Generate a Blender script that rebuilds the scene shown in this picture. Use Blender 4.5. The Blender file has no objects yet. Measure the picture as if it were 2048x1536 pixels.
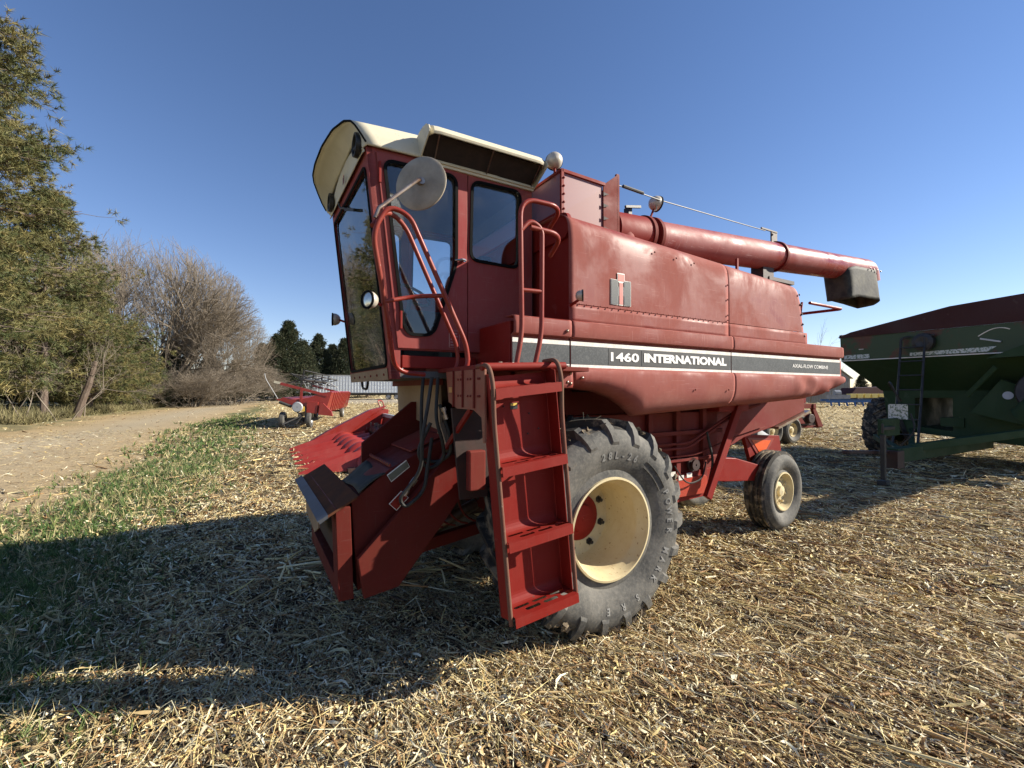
import bpy, bmesh, math, random
import numpy as np
from mathutils import Vector, Matrix, geometry
R = math.radians
random.seed(7); rng = np.random.default_rng(7)
scene = bpy.context.scene
COL = scene.collection

# ------------------------------------------------------------------ camera, sky, sun, exposure
cam_d = bpy.data.cameras.new("camera"); cam = bpy.data.objects.new("camera", cam_d); COL.objects.link(cam)
cam.location = (0, 0, 1.71); cam.rotation_euler = (R(90.89), 0, 0)
cam_d.sensor_width = 36; cam_d.lens = 15.82; cam_d.clip_start = 0.05; cam_d.clip_end = 5000
scene.camera = cam
SUN_EL = 29.0; SUN_AZ = (1.0, 0.06)            # direction towards the sun on the ground
world = bpy.data.worlds.new("World"); scene.world = world; world.use_nodes = True
wn = world.node_tree.nodes; wl = world.node_tree.links
bg = wn["Background"]; sky = wn.new("ShaderNodeTexSky"); sky.sky_type = 'NISHITA'; sky.sun_disc = False
sky.sun_elevation = R(SUN_EL); sky.sun_rotation = math.atan2(SUN_AZ[0], SUN_AZ[1])
sky.air_density = 1.0; sky.dust_density = 0.0; sky.ozone_density = 1.6; sky.altitude = 400
hs = wn.new("ShaderNodeHueSaturation"); hs.inputs["Saturation"].default_value = 1.14; wl.new(sky.outputs[0], hs.inputs["Color"])
tn = wn.new("ShaderNodeMix"); tn.data_type = 'RGBA'; tn.blend_type = 'MULTIPLY'; tn.inputs["Factor"].default_value = 1.0; tn.inputs[7].default_value = (1.04, 0.94, 1.04, 1)
wl.new(hs.outputs[0], tn.inputs[6]); wl.new(tn.outputs[2], bg.inputs[0]); bg.inputs[1].default_value = 0.078
sun_d = bpy.data.lights.new("sun", 'SUN'); sun = bpy.data.objects.new("sun", sun_d); COL.objects.link(sun)
sun_d.energy = 5.0; sun_d.angle = R(0.53); sun_d.color = (1.0, 0.92, 0.78)
sv = Vector((SUN_AZ[0], SUN_AZ[1], 0)).normalized() * math.cos(R(SUN_EL)) + Vector((0, 0, math.sin(R(SUN_EL))))
sun.rotation_euler = sv.to_track_quat('Z', 'Y').to_euler(); sun.location = (0, 0, 30)
scene.view_settings.view_transform = 'Standard'; scene.view_settings.look = 'None'
scene.view_settings.exposure = 0.95; scene.view_settings.gamma = 1.0
scene.render.engine = 'CYCLES'
scene.cycles.max_bounces = 8; scene.cycles.transparent_max_bounces = 12

# ------------------------------------------------------------------ materials
MATS = {}
def mat(name, col, rough=0.6, metal=0.0, var=None, vscale=3.0, vamt=0.5, bump=0.0, bscale=40.0, spec=0.5,
        fine=None, fscale=60.0, famt=0.3, stretch=None, attr=None, thresh=None):
    """procedural material: base colour, one large mottling colour, one fine mottling colour, bump"""
    if name in MATS: return MATS[name]
    m = bpy.data.materials.new(name); m.use_nodes = True; nt = m.node_tree; N = nt.nodes; L = nt.links
    b = N["Principled BSDF"]; b.inputs["Roughness"].default_value = rough; b.inputs["Metallic"].default_value = metal
    b.inputs["Specular IOR Level"].default_value = spec
    tc = N.new("ShaderNodeTexCoord"); mp = N.new("ShaderNodeMapping"); L.new(tc.outputs["Object"], mp.inputs[0])
    if stretch: mp.inputs["Scale"].default_value = stretch
    if attr:
        a = N.new("ShaderNodeAttribute"); a.attribute_name = attr; cur = a.outputs["Color"]
    else:
        rgb = N.new("ShaderNodeRGB"); rgb.outputs[0].default_value = (*col, 1); cur = rgb.outputs[0]
    def layer(cur, c2, sc, amt, lo, hi, det=6):
        nz = N.new("ShaderNodeTexNoise"); nz.inputs["Scale"].default_value = sc; nz.inputs["Detail"].default_value = det
        nz.inputs["Roughness"].default_value = 0.65
        L.new(mp.outputs[0], nz.inputs["Vector"])
        rp = N.new("ShaderNodeMapRange"); rp.inputs["From Min"].default_value = lo; rp.inputs["From Max"].default_value = hi
        rp.inputs["To Max"].default_value = amt; L.new(nz.outputs["Fac"], rp.inputs["Value"])
        mx = N.new("ShaderNodeMix"); mx.data_type = 'RGBA'; L.new(rp.outputs[0], mx.inputs["Factor"])
        L.new(cur, mx.inputs[6]); mx.inputs[7].default_value = (*c2, 1)
        return mx.outputs[2], rp.outputs[0]
    lo, hi = thresh or (0.35, 0.7)
    if var: cur, f1 = layer(cur, var, vscale, vamt, lo, hi)
    if fine: cur, f2 = layer(cur, fine, fscale, famt, 0.45, 0.75, 3)
    L.new(cur, b.inputs["Base Color"])
    if bump:
        nz = N.new("ShaderNodeTexNoise"); nz.inputs["Scale"].default_value = bscale; nz.inputs["Detail"].default_value = 5
        L.new(mp.outputs[0], nz.inputs["Vector"])
        bp = N.new("ShaderNodeBump"); bp.inputs["Strength"].default_value = 1.0; bp.inputs["Distance"].default_value = bump
        L.new(nz.outputs["Fac"], bp.inputs["Height"]); L.new(bp.outputs[0], b.inputs["Normal"])
    MATS[name] = m
    return m

def paint(name, col, dust, dust_amt=0.5, rough=0.42, chip=(0.09, 0.05, 0.04), chip_amt=0.75, scr=0.10, bump=0.0012, spec=0.25, chip_t=0.665):
    """weathered sheet-metal paint: blotchy fading, fine vertical-ish grime, thin scratches, chips"""
    if name in MATS: return MATS[name]
    m = bpy.data.materials.new(name); m.use_nodes = True; nt = m.node_tree; N = nt.nodes; L = nt.links
    b = N["Principled BSDF"]; b.inputs["Specular IOR Level"].default_value = spec
    tc = N.new("ShaderNodeTexCoord")
    def mapping(scale, rot=(0, 0, 0)):
        mp = N.new("ShaderNodeMapping"); L.new(tc.outputs["Object"], mp.inputs[0])
        mp.inputs["Scale"].default_value = scale; mp.inputs["Rotation"].default_value = rot; return mp.outputs[0]
    def noise(vec, sc, det=6, ro=0.6, dist=0.0):
        n = N.new("ShaderNodeTexNoise"); n.inputs["Scale"].default_value = sc; n.inputs["Detail"].default_value = det
        n.inputs["Roughness"].default_value = ro; n.inputs["Distortion"].default_value = dist
        L.new(vec, n.inputs["Vector"]); return n.outputs["Fac"]
    def ramp(v, a, c, to):
        r = N.new("ShaderNodeMapRange"); r.inputs["From Min"].default_value = a; r.inputs["From Max"].default_value = c
        r.inputs["To Max"].default_value = to; L.new(v, r.inputs["Value"]); return r.outputs[0]
    def mix(f, a, bcol):
        x = N.new("ShaderNodeMix"); x.data_type = 'RGBA'; L.new(f, x.inputs["Factor"])
        L.new(a, x.inputs[6]); x.inputs[7].default_value = (*bcol, 1); return x.outputs[2]
    rgb = N.new("ShaderNodeRGB"); rgb.outputs[0].default_value = (*col, 1)
    cur = rgb.outputs[0]
    big = ramp(noise(mapping((1, 1, 1)), 1.7, 8, 0.62, 0.4), 0.36, 0.72, dust_amt)
    cur = mix(big, cur, dust)
    grime = ramp(noise(mapping((9, 9, 2.2)), 3.0, 7, 0.7), 0.5, 0.8, 0.35 * (0.4 + dust_amt))
    cur = mix(grime, cur, dust)
    dk = ramp(noise(mapping((3, 3, 1.2), (0, 0, 1)), 2.3, 6, 0.7), 0.56, 0.82, 0.28)
    cur = mix(dk, cur, tuple(c * 0.45 for c in col))
    s1 = ramp(noise(mapping((2, 2, 60), (0.0, 0.55, 0.2)), 3.0, 3, 0.4), 0.69, 0.71, scr)
    s2 = ramp(noise(mapping((60, 2, 2), (0.2, 0.5, 0.0)), 3.5, 3, 0.4), 0.70, 0.72, scr)
    light = tuple(min(1, c * 1.2 + 0.12) for c in dust)
    cur = mix(s1, cur, light); cur = mix(s2, cur, light)
    ch = ramp(noise(mapping((1, 1, 1)), 34.0, 5, 0.7), chip_t, chip_t + 0.03, chip_amt)
    cur = mix(ch, cur, chip)
    L.new(cur, b.inputs["Base Color"])
    ra = N.new("ShaderNodeMath"); ra.operation = 'ADD'; L.new(big, ra.inputs[0]); ra.inputs[1].default_value = rough
    ra.use_clamp = True; L.new(ra.outputs[0], b.inputs["Roughness"])
    bp = N.new("ShaderNodeBump"); bp.inputs["Distance"].default_value = bump; bp.inputs["Strength"].default_value = 0.8
    L.new(noise(mapping((1, 1, 1)), 14.0, 5, 0.55), bp.inputs["Height"]); L.new(bp.outputs[0], b.inputs["Normal"])
    MATS[name] = m
    return m

def glass_mat(name, tint, refl=1.0, dirt=0.12):
    m = bpy.data.materials.new(name); m.use_nodes = True; nt = m.node_tree; N = nt.nodes; L = nt.links
    for n in list(N):
        if n.type != 'OUTPUT_MATERIAL': N.remove(n)
    out = [n for n in N if n.type == 'OUTPUT_MATERIAL'][0]
    tr = N.new("ShaderNodeBsdfTransparent"); tr.inputs[0].default_value = (*tint, 1)
    gl = N.new("ShaderNodeBsdfGlossy"); gl.inputs["Roughness"].default_value = 0.015; gl.inputs[0].default_value = (refl, refl, refl, 1)
    fr = N.new("ShaderNodeFresnel"); fr.inputs["IOR"].default_value = 1.52
    mx = N.new("ShaderNodeMixShader"); L.new(fr.outputs[0], mx.inputs[0]); L.new(tr.outputs[0], mx.inputs[1]); L.new(gl.outputs[0], mx.inputs[2])
    df = N.new("ShaderNodeBsdfDiffuse"); df.inputs[0].default_value = (0.5, 0.48, 0.42, 1)
    nz = N.new("ShaderNodeTexNoise"); nz.inputs["Scale"].default_value = 2.5; nz.inputs["Detail"].default_value = 8
    tc = N.new("ShaderNodeTexCoord"); L.new(tc.outputs["Object"], nz.inputs["Vector"])
    rp = N.new("ShaderNodeMapRange"); rp.inputs["From Min"].default_value = 0.4; rp.inputs["From Max"].default_value = 0.8
    rp.inputs["To Max"].default_value = dirt; L.new(nz.outputs["Fac"], rp.inputs["Value"])
    m2 = N.new("ShaderNodeMixShader"); L.new(rp.outputs[0], m2.inputs[0]); L.new(mx.outputs[0], m2.inputs[1]); L.new(df.outputs[0], m2.inputs[2])
    L.new(m2.outputs[0], out.inputs[0]); MATS[name] = m
    return m

RED   = paint("red_paint", (0.205, 0.0085, 0.005), (0.21, 0.035, 0.022), 0.35, 0.46)
DARKR = paint("shaded_red_paint", (0.115, 0.006, 0.0035), (0.09, 0.03, 0.018), 0.5, 0.5)  # darker red with the shade around the feeder put into its colour
REDD  = paint("red_paint_dirty", (0.16, 0.011, 0.008), (0.16, 0.06, 0.04), 0.5, 0.55)
FADE  = paint("faded_red_paint", (0.215, 0.032, 0.024), (0.33, 0.135, 0.108), 0.85, 0.46, scr=0.35, chip_amt=0.3, bump=0.0001, spec=0.3)
CREAM = paint("cream_paint", (0.62, 0.57, 0.43), (0.50, 0.44, 0.31), 0.5, 0.4, chip=(0.2, 0.12, 0.06), chip_amt=0.5)
RIMC  = paint("rim_cream_paint", (0.62, 0.54, 0.34), (0.44, 0.32, 0.15), 0.7, 0.45, chip=(0.22, 0.1, 0.04), chip_amt=0.8, chip_t=0.63)
TAN   = paint("bare_tan_metal", (0.34, 0.23, 0.14), (0.25, 0.15, 0.08), 0.6, 0.6)
GREEN = paint("green_paint", (0.020, 0.050, 0.020), (0.038, 0.058, 0.028), 0.5, 0.5, chip=(0.16, 0.05, 0.02))
GRNR  = mat("rusted_green_paint", (0.022, 0.054, 0.022), 0.5, 0, (0.085, 0.025, 0.014), 1.6, 1.0, 0.001, thresh=(0.52, 0.6))
MAROON= paint("maroon_paint", (0.045, 0.012, 0.012), (0.07, 0.03, 0.025), 0.4)
BLACK = mat("black_metal", (0.012, 0.012, 0.013), 0.5, 0, (0.05, 0.045, 0.04), 6, 0.6, 0.0006)
BAND  = mat("grey_black_band", (0.020, 0.025, 0.028), 0.5, 0, (0.055, 0.062, 0.066), 7, 0.6, 0, fine=(0.2, 0.2, 0.19), fscale=90, famt=0.35)
WHITE = mat("white_vinyl", (0.82, 0.80, 0.74), 0.5, 0, (0.55, 0.50, 0.42), 12, 0.6, 0, fine=(0.4, 0.25, 0.2), fscale=70, famt=0.4)
RUB   = mat("tyre_rubber", (0.050, 0.050, 0.048), 0.78, 0, (0.17, 0.16, 0.14), 4, 1.0, 0.0015, 60, 0.3, fine=(0.26, 0.24, 0.2), fscale=45, famt=0.35)
RUBM  = mat("muddy_tread_rubber", (0.045, 0.042, 0.038), 0.9, 0, (0.26, 0.21, 0.15), 9, 0.9, 0.004, 40, 0.2, thresh=(0.5, 0.62))
MUD   = mat("dried_mud", (0.20, 0.155, 0.10), 0.95, 0, (0.11, 0.08, 0.05), 12, 0.8, 0.006, 30)
HOSE  = mat("black_hose", (0.008, 0.008, 0.008), 0.65, 0, (0.05, 0.045, 0.035), 10, 0.5)
SEAL  = mat("window_rubber", (0.004, 0.004, 0.004), 0.8, 0, (0.010, 0.010, 0.010), 8, 0.5, spec=0.1)
STEEL = mat("worn_steel", (0.42, 0.36, 0.30), 0.32, 0.85, (0.22, 0.11, 0.06), 14, 0.8, 0.0005)
CHROME= mat("bright_metal", (0.6, 0.6, 0.58), 0.25, 1.0, (0.4, 0.38, 0.33), 9, 0.5)
GALV  = mat("galvanised_sheet", (0.42, 0.43, 0.44), 0.45, 0.3, (0.36, 0.38, 0.39), 3, 0.6)
FLAP  = mat("rubber_spout_sheet", (0.012, 0.013, 0.012), 0.75, 0, (0.10, 0.095, 0.065), 5, 0.6, 0.003, 20, thresh=(0.42, 0.66))
ORANGE= mat("orange_reflective", (0.75, 0.11, 0.02), 0.4, 0, (0.5, 0.08, 0.02), 8, 0.5)
MAR2  = mat("slow_sign_border", (0.25, 0.03, 0.02), 0.5, 0, (0.2, 0.04, 0.03), 8, 0.5)
MIRB  = mat("mirror_back_metal", (0.36, 0.31, 0.24), 0.6, 0.0, (0.20, 0.165, 0.12), 8, 0.8, 0.0006)
LENS  = mat("lamp_lens", (0.55, 0.55, 0.5), 0.12, 0.6, (0.3, 0.3, 0.28), 20, 0.6)
YEL   = mat("yellow_decal", (0.72, 0.5, 0.08), 0.5, 0, (0.5, 0.33, 0.1), 30, 0.5)
SEATM = mat("black_vinyl", (0.015, 0.015, 0.017), 0.5, 0, (0.03, 0.03, 0.03), 8, 0.5)
LINER = mat("cab_liner", (0.10, 0.10, 0.10), 0.8, 0, (0.06, 0.06, 0.06), 5, 0.5)
DKINT = mat("dark_greasy_metal", (0.05, 0.02, 0.016), 0.6, 0, (0.02, 0.015, 0.012), 5, 0.8, 0.001)
GLASS = glass_mat("cab_glass", (0.93, 0.96, 0.97), 1.0, 0.07)
RUST  = mat("rusty_brown_steel", (0.12, 0.045, 0.022), 0.92, 0, (0.05, 0.028, 0.02), 6, 0.8, 0.001, spec=0.1)
WSGL  = glass_mat("windshield_glass", (0.90, 0.96, 0.96), 1.0, 0.10)
def screen_mat():
    m = glass_mat("perforated_screen", (1, 1, 1), 0.0, 0.0)
    N = m.node_tree.nodes; L = m.node_tree.links
    for n in list(N):
        if n.type != 'OUTPUT_MATERIAL': N.remove(n)
    out = [n for n in N if n.type == 'OUTPUT_MATERIAL'][0]
    tr = N.new("ShaderNodeBsdfTransparent"); b = N.new("ShaderNodeBsdfPrincipled")
    b.inputs["Base Color"].default_value = (0.27, 0.10, 0.10, 1); b.inputs["Roughness"].default_value = 0.5
    mx = N.new("ShaderNodeMixShader"); mx.inputs[0].default_value = 0.8
    L.new(tr.outputs[0], mx.inputs[1]); L.new(b.outputs[0], mx.inputs[2]); L.new(mx.outputs[0], out.inputs[0])
    return m
SCREEN = screen_mat()

# ------------------------------------------------------------------ object helpers
def tag(o, label=None, cat=None, group=None, kind=None):
    if label: o["label"] = label
    if cat: o["category"] = cat
    if group: o["group"] = group
    if kind: o["kind"] = kind
    return o
def empty(name, loc, rz, label, cat, group=None):
    o = bpy.data.objects.new(name, None); COL.objects.link(o); o.location = loc; o.rotation_euler = (0, 0, rz)
    o.empty_display_size = 0.3
    return tag(o, label, cat, group)
def link_mesh(name, me, m, parent=None, smooth=False, bevel=0.0, auto=None):
    o = bpy.data.objects.new(name, me); COL.objects.link(o)
    if m is not None and not me.materials: me.materials.append(m)
    if parent is not None: o.parent = parent
    if smooth: me.polygons.foreach_set("use_smooth", [True] * len(me.polygons))
    if bevel:
        b = o.modifiers.new("bevel", 'BEVEL'); b.width = bevel; b.segments = 2; b.limit_method = 'ANGLE'; b.angle_limit = R(40)
    return o
def copy_tree(o, parent=None):
    c = o.copy(); COL.objects.link(c); c.parent = parent
    for ch in list(o.children): copy_tree(ch, c)
    return c

class MB:
    def __init__(s): s.v = []; s.f = []; s.p = []
    def add(s, vs, fs):
        n = len(s.v); s.p.append((n, len(s.f))); s.v += [tuple(p) for p in vs]; s.f += [tuple(i + n for i in f) for f in fs]; return s
    def box(s, a, b):
        x0, y0, z0 = a; x1, y1, z1 = b
        if x0 > x1: x0, x1 = x1, x0
        if y0 > y1: y0, y1 = y1, y0
        if z0 > z1: z0, z1 = z1, z0
        return s.add([(x0, y0, z0), (x1, y0, z0), (x1, y1, z0), (x0, y1, z0), (x0, y0, z1), (x1, y0, z1), (x1, y1, z1), (x0, y1, z1)],
                     [(0, 3, 2, 1), (4, 5, 6, 7), (0, 1, 5, 4), (1, 2, 6, 5), (2, 3, 7, 6), (3, 0, 4, 7)])
    def beam(s, p, q, w, h, up=(0, 0, 1)):
        p = Vector(p); q = Vector(q); d = (q - p).normalized(); up = Vector(up)
        sd = d.cross(up)
        if sd.length < 1e-4: sd = d.cross(Vector((1, 0, 0)))
        sd.normalize(); u = sd.cross(d)
        vs = []
        for c in (p, q):
            for a, b in ((-1, -1), (1, -1), (1, 1), (-1, 1)): vs.append(c + sd * a * w / 2 + u * b * h / 2)
        return s.add(vs, [(3, 2, 1, 0), (4, 5, 6, 7), (0, 1, 5, 4), (1, 2, 6, 5), (2, 3, 7, 6), (3, 0, 4, 7)])
    def prism(s, outer, off, holes=(), fn=None):
        """polygon (2-D points) given a thickness; fn(a, b, c) -> 3-D"""
        polys = [list(outer)] + [list(h) for h in holes]
        flat = [p for pl in polys for p in pl]
        tris = geometry.tessellate_polygon([[Vector((p[0], p[1], 0)) for p in pl] for pl in polys])
        n = len(flat); vs = [fn(p[0], p[1], 0.0) for p in flat] + [fn(p[0], p[1], off) for p in flat]
        fs = [tuple(t) for t in tris] + [(t[0] + n, t[2] + n, t[1] + n) for t in tris]
        i0 = 0
        for pl in polys:
            k = len(pl)
            for i in range(k):
                a = i0 + i; b = i0 + (i + 1) % k; fs.append((a, b, b + n, a + n))
            i0 += k
        return s.add(vs, fs)
    def tube(s, pts, r, seg=10, cap=True):
        pts = [Vector(p) for p in pts]; n = len(pts); rr = r if isinstance(r, (list, tuple)) else [r] * n
        t0 = (pts[1] - pts[0]).normalized(); up = Vector((0, 0, 1)) if abs(t0.z) < 0.9 else Vector((1, 0, 0))
        nrm = (up - t0 * up.dot(t0)).normalized(); vs = []; fs = []
        for i, p in enumerate(pts):
            t = (pts[min(i + 1, n - 1)] - pts[max(i - 1, 0)]).normalized()
            nrm = (nrm - t * nrm.dot(t)).normalized(); bn = t.cross(nrm)
            for k in range(seg):
                a = 2 * math.pi * k / seg; vs.append(p + (nrm * math.cos(a) + bn * math.sin(a)) * rr[i])
        for i in range(n - 1):
            for k in range(seg):
                a = i * seg + k; b = i * seg + (k + 1) % seg; fs.append((a, b, b + seg, a + seg))
        if cap: fs.append(tuple(range(seg - 1, -1, -1))); fs.append(tuple((n - 1) * seg + k for k in range(seg)))
        return s.add(vs, fs)
    def lathe(s, prof, c, axis, seg=32, closed=False, ref=None):
        """prof: (distance along axis, radius)"""
        ax = Vector(axis).normalized(); c = Vector(c)
        rf = Vector(ref) if ref else (Vector((0, 0, 1)) if abs(ax.z) < 0.9 else Vector((1, 0, 0)))
        e1 = (rf - ax * rf.dot(ax)).normalized(); e2 = ax.cross(e1); vs = []; fs = []; m = len(prof)
        for k in range(seg):
            a = 2 * math.pi * k / seg; dr = e1 * math.cos(a) + e2 * math.sin(a)
            for (h, r) in prof: vs.append(c + ax * h + dr * r)
        for k in range(seg):
            k2 = (k + 1) % seg
            for j in range(m - 1 + (1 if closed else 0)):
                j2 = (j + 1) % m; fs.append((k * m + j, k * m + j2, k2 * m + j2, k2 * m + j))
        return s.add(vs, fs)
    def grid(s, fn, nu, nv):
        vs = [fn(i / nu, j / nv) for i in range(nu + 1) for j in range(nv + 1)]
        fs = [(i * (nv + 1) + j, (i + 1) * (nv + 1) + j, (i + 1) * (nv + 1) + j + 1, i * (nv + 1) + j + 1) for i in range(nu) for j in range(nv)]
        return s.add(vs, fs)
    def mesh(s, name):
        me = bpy.data.meshes.new(name); me.from_pydata([tuple(v) for v in s.v], [], s.f); me.update()
        bm = bmesh.new(); bm.from_mesh(me); bmesh.ops.recalc_face_normals(bm, faces=bm.faces); bm.to_mesh(me); bm.free()
        return me
    def build(s, name, m, parent=None, smooth=False, bevel=0.0, label=None, kind=None, solid=0.0, each=False):
        if each:
            ends = s.p[1:] + [(len(s.v), len(s.f))]
            for (a, fa), (b_, fb) in zip(s.p, ends):
                q = MB(); q.v = s.v[a:b_]; q.f = [tuple(i - a for i in f) for f in s.f[fa:fb]]; o = q.build(name, m, parent, smooth, bevel, label, kind, solid)
            return o
        o = link_mesh(name, s.mesh(name), m, parent, smooth, bevel)
        if solid:
            md = o.modifiers.new("thick", 'SOLIDIFY'); md.thickness = solid; md.offset = 0
        if smooth:
            me = o.data
            me.set_sharp_from_angle(angle=R(38))
        if label: o["label"] = label
        if kind: o["kind"] = kind
        return o

def fillet(pts, r=0.08, n=5):
    pts = [Vector(p) for p in pts]; out = [pts[0]]
    for i in range(1, len(pts) - 1):
        a, b, c = pts[i - 1], pts[i], pts[i + 1]
        r1 = min(r, (a - b).length * 0.48, (c - b).length * 0.48)
        p = b + (a - b).normalized() * r1; q = b + (c - b).normalized() * r1
        for k in range(n + 1):
            t = k / n; out.append(p * (1 - t) ** 2 + b * 2 * t * (1 - t) + q * t * t)
    out.append(pts[-1]); return out
def rpoly(pts, r=0.05, n=5):
    """closed 2-D polygon with rounded corners"""
    P = [Vector((p[0], p[1])) for p in pts]; out = []
    for i in range(len(P)):
        a, b, c = P[i - 1], P[i], P[(i + 1) % len(P)]
        r1 = min(r, (a - b).length * 0.45, (c - b).length * 0.45)
        p = b + (a - b).normalized() * r1; q = b + (c - b).normalized() * r1
        for k in range(n + 1):
            t = k / n; w = p * (1 - t) ** 2 + b * 2 * t * (1 - t) + q * t * t; out.append((w.x, w.y))
    return out
def shrink(pts, d):
    """move each vertex of a closed convex-ish polygon towards the inside by d"""
    P = [Vector(p) for p in pts]; c = sum(P, Vector((0, 0))) / len(P); out = []
    for i in range(len(P)):
        t = (P[(i + 1) % len(P)] - P[i - 1]); n = Vector((-t.y, t.x)).normalized()
        if n.dot(c - P[i]) < 0: n = -n
        out.append(tuple(P[i] + n * d))
    return out
SV = lambda v0: (lambda a, b, c: (a, v0 + c, b))      # polygon in the (u, z) side plane at v0, thickness along v
FU = lambda u0: (lambda a, b, c: (u0 + c, a, b))      # polygon in the (v, z) cross plane at u0
TZ = lambda z0: (lambda a, b, c: (a, b, z0 + c))      # polygon in the (u, v) level plane at z0

def text_mesh(body, size, extrude=0.002, offset=0.0, sx=1.0, space=1.0, shear=0.0):
    cu = bpy.data.curves.new("lettering", 'FONT'); cu.body = body; cu.size = size; cu.extrude = extrude; cu.offset = offset
    cu.space_character = space; cu.align_x = 'LEFT'; cu.align_y = 'BOTTOM_BASELINE'; cu.resolution_u = 3; cu.shear = shear
    ob = bpy.data.objects.new("lettering", cu); COL.objects.link(ob)
    dg = bpy.context.evaluated_depsgraph_get(); me = bpy.data.meshes.new_from_object(ob.evaluated_get(dg))
    bpy.data.objects.remove(ob); bpy.data.curves.remove(cu)
    return me
def place_text(me, name, m, parent, origin, xdir, ydir, w=None, h=None):
    """fit flat lettering into a w x h rectangle spanned by xdir / ydir at origin"""
    n = len(me.vertices); co = np.empty(n * 3); me.vertices.foreach_get("co", co); co = co.reshape(-1, 3)
    if n == 0: return None
    x0, x1 = co[:, 0].min(), co[:, 0].max(); y0, y1 = co[:, 1].min(), co[:, 1].max()
    sx = (w / (x1 - x0)) if w else 1; sy = (h / (y1 - y0)) if h else sx
    X = Vector(xdir).normalized(); Y = Vector(ydir).normalized(); Z = X.cross(Y); O = Vector(origin)
    a = (co[:, 0] - x0) * sx; b = (co[:, 1] - y0) * sy; c = co[:, 2]
    out = np.outer(a, X) + np.outer(b, Y) + np.outer(c, Z) + np.array(O)
    me.vertices.foreach_set("co", out.reshape(-1)); me.update(); me.materials.clear()
    return link_mesh(name, me, m, parent)
def bolts(spots, r, axis, name, m, parent):
    b = MB()
    for p in spots: b.lathe([(0, r), (r * 0.5, r * 0.85), (r * 0.8, r * 0.45), (r * 0.85, 0.0005)], p, axis, 7)
    return b.build(name, m, parent, smooth=True, kind="stuff")
# ------------------------------------------------------------------ ground
_perm = rng.random((64, 64))
def vnoise(x, y, s):
    x = np.asarray(x) / s; y = np.asarray(y) / s
    xi = np.floor(x).astype(int); yi = np.floor(y).astype(int); fx = x - xi; fy = y - yi
    fx = fx * fx * (3 - 2 * fx); fy = fy * fy * (3 - 2 * fy)
    g = lambda a, b: _perm[a % 64, b % 64]
    return (g(xi, yi) * (1 - fx) + g(xi + 1, yi) * fx) * (1 - fy) + (g(xi, yi + 1) * (1 - fx) + g(xi + 1, yi + 1) * fx) * fy
def interp(y, ys, xs): return np.interp(y, ys, xs)
# left and right borders (x as a function of y) of the gravel lane and of the grass strip beside it
LANE_R = ([-60, 0, 3, 5.2, 6.8, 7.8, 10.1, 13.1, 19, 25, 41.6, 59, 120], [-9, -5.8, -5.8, -5.88, -6.68, -7.15, -8.41, -10.32, -13.8, -16.8, -24.6, -33, -62])
LANE_L = ([-60, 0, 12, 19.3, 30.8, 40.5, 64, 120], [-26, -23, -22, -21.9, -28.5, -32.6, -44.5, -72])
GRASS_R = ([-60, 0, 2.4, 3.8, 5.3, 7.4, 9.5, 13.8, 22.7, 45, 59, 120], [-3.2, -2.5, -2.54, -3.29, -4.38, -5.31, -6.36, -8.47, -13.5, -24.8, -32.5, -60])
def zones(x, y):
    """0..1 weights: lane, grass"""
    w = (vnoise(x, y, 0.9) - 0.5) * 1.0 + (vnoise(x, y, 0.25) - 0.5) * 0.5
    sc = np.clip(np.hypot(x, y) / 8, 0.35, 3)
    w = w * sc * 0.7
    lr = interp(y, *LANE_R) + w; ll = interp(y, *LANE_L) + w * 1.5; gr = interp(y, *GRASS_R) + w
    k = 4.0
    s = lambda t: 1 / (1 + np.exp(-np.clip(t, -30, 30)))
    lane = s((lr - x) * k) * s((x - ll) * k * 0.6)
    grass = s((x - lr) * k) * s((gr - x) * k)
    verge = s((ll - x) * 2.0)
    # second lane crossing behind the headers, and far verge
    far = s((y - (62 + 0.12 * x)) * 0.5) * s(((84 + 0.12 * x) - y) * 0.5) * s((x + 34) * 0.5) * s((12 - x) * 0.3)
    return lane, grass, verge, far
def height(x, y):
    x = np.asarray(x, float); y = np.asarray(y, float)
    r = np.hypot(x, y)
    lane, grass, verge, far = zones(x, y)
    h = (vnoise(x, y, 1.3) - 0.5) * 0.07 + (vnoise(x, y, 0.45) - 0.5) * 0.05 + (vnoise(x, y, 0.16) - 0.5) * 0.03
    h = h * (1 - 0.75 * lane)
    # bank under the trees on the left, slow rise far away
    ll = interp(y, *LANE_L)
    h = h + 0.45 * np.clip((ll - x) / 6.0, 0, 1) ** 1.3
    h = h + 0.9 * np.clip((y - 52) / 60.0, 0, 1) ** 1.2 * np.clip((20 - x) / 30, 0, 1)
    # soil pressed down under the machine's tyres
    for (cx, cy, rr, dz) in ((0.55, 3.3, 0.9, -0.03), (3.5, 5.2, 0.6, -0.02)):
        h = h - 0.5 * (h - dz) * np.exp(-((x - cx) ** 2 + (y - cy) ** 2) / (rr * rr))
    return h
def H1(x, y): return float(height(np.array([x]), np.array([y]))[0])

def color_attr(me, cols, name="col"):
    a = me.color_attributes.new(name, 'FLOAT_COLOR', 'POINT')
    c = np.ones((len(cols), 4)); c[:, :3] = cols; a.data.foreach_set("color", c.reshape(-1))

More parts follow.
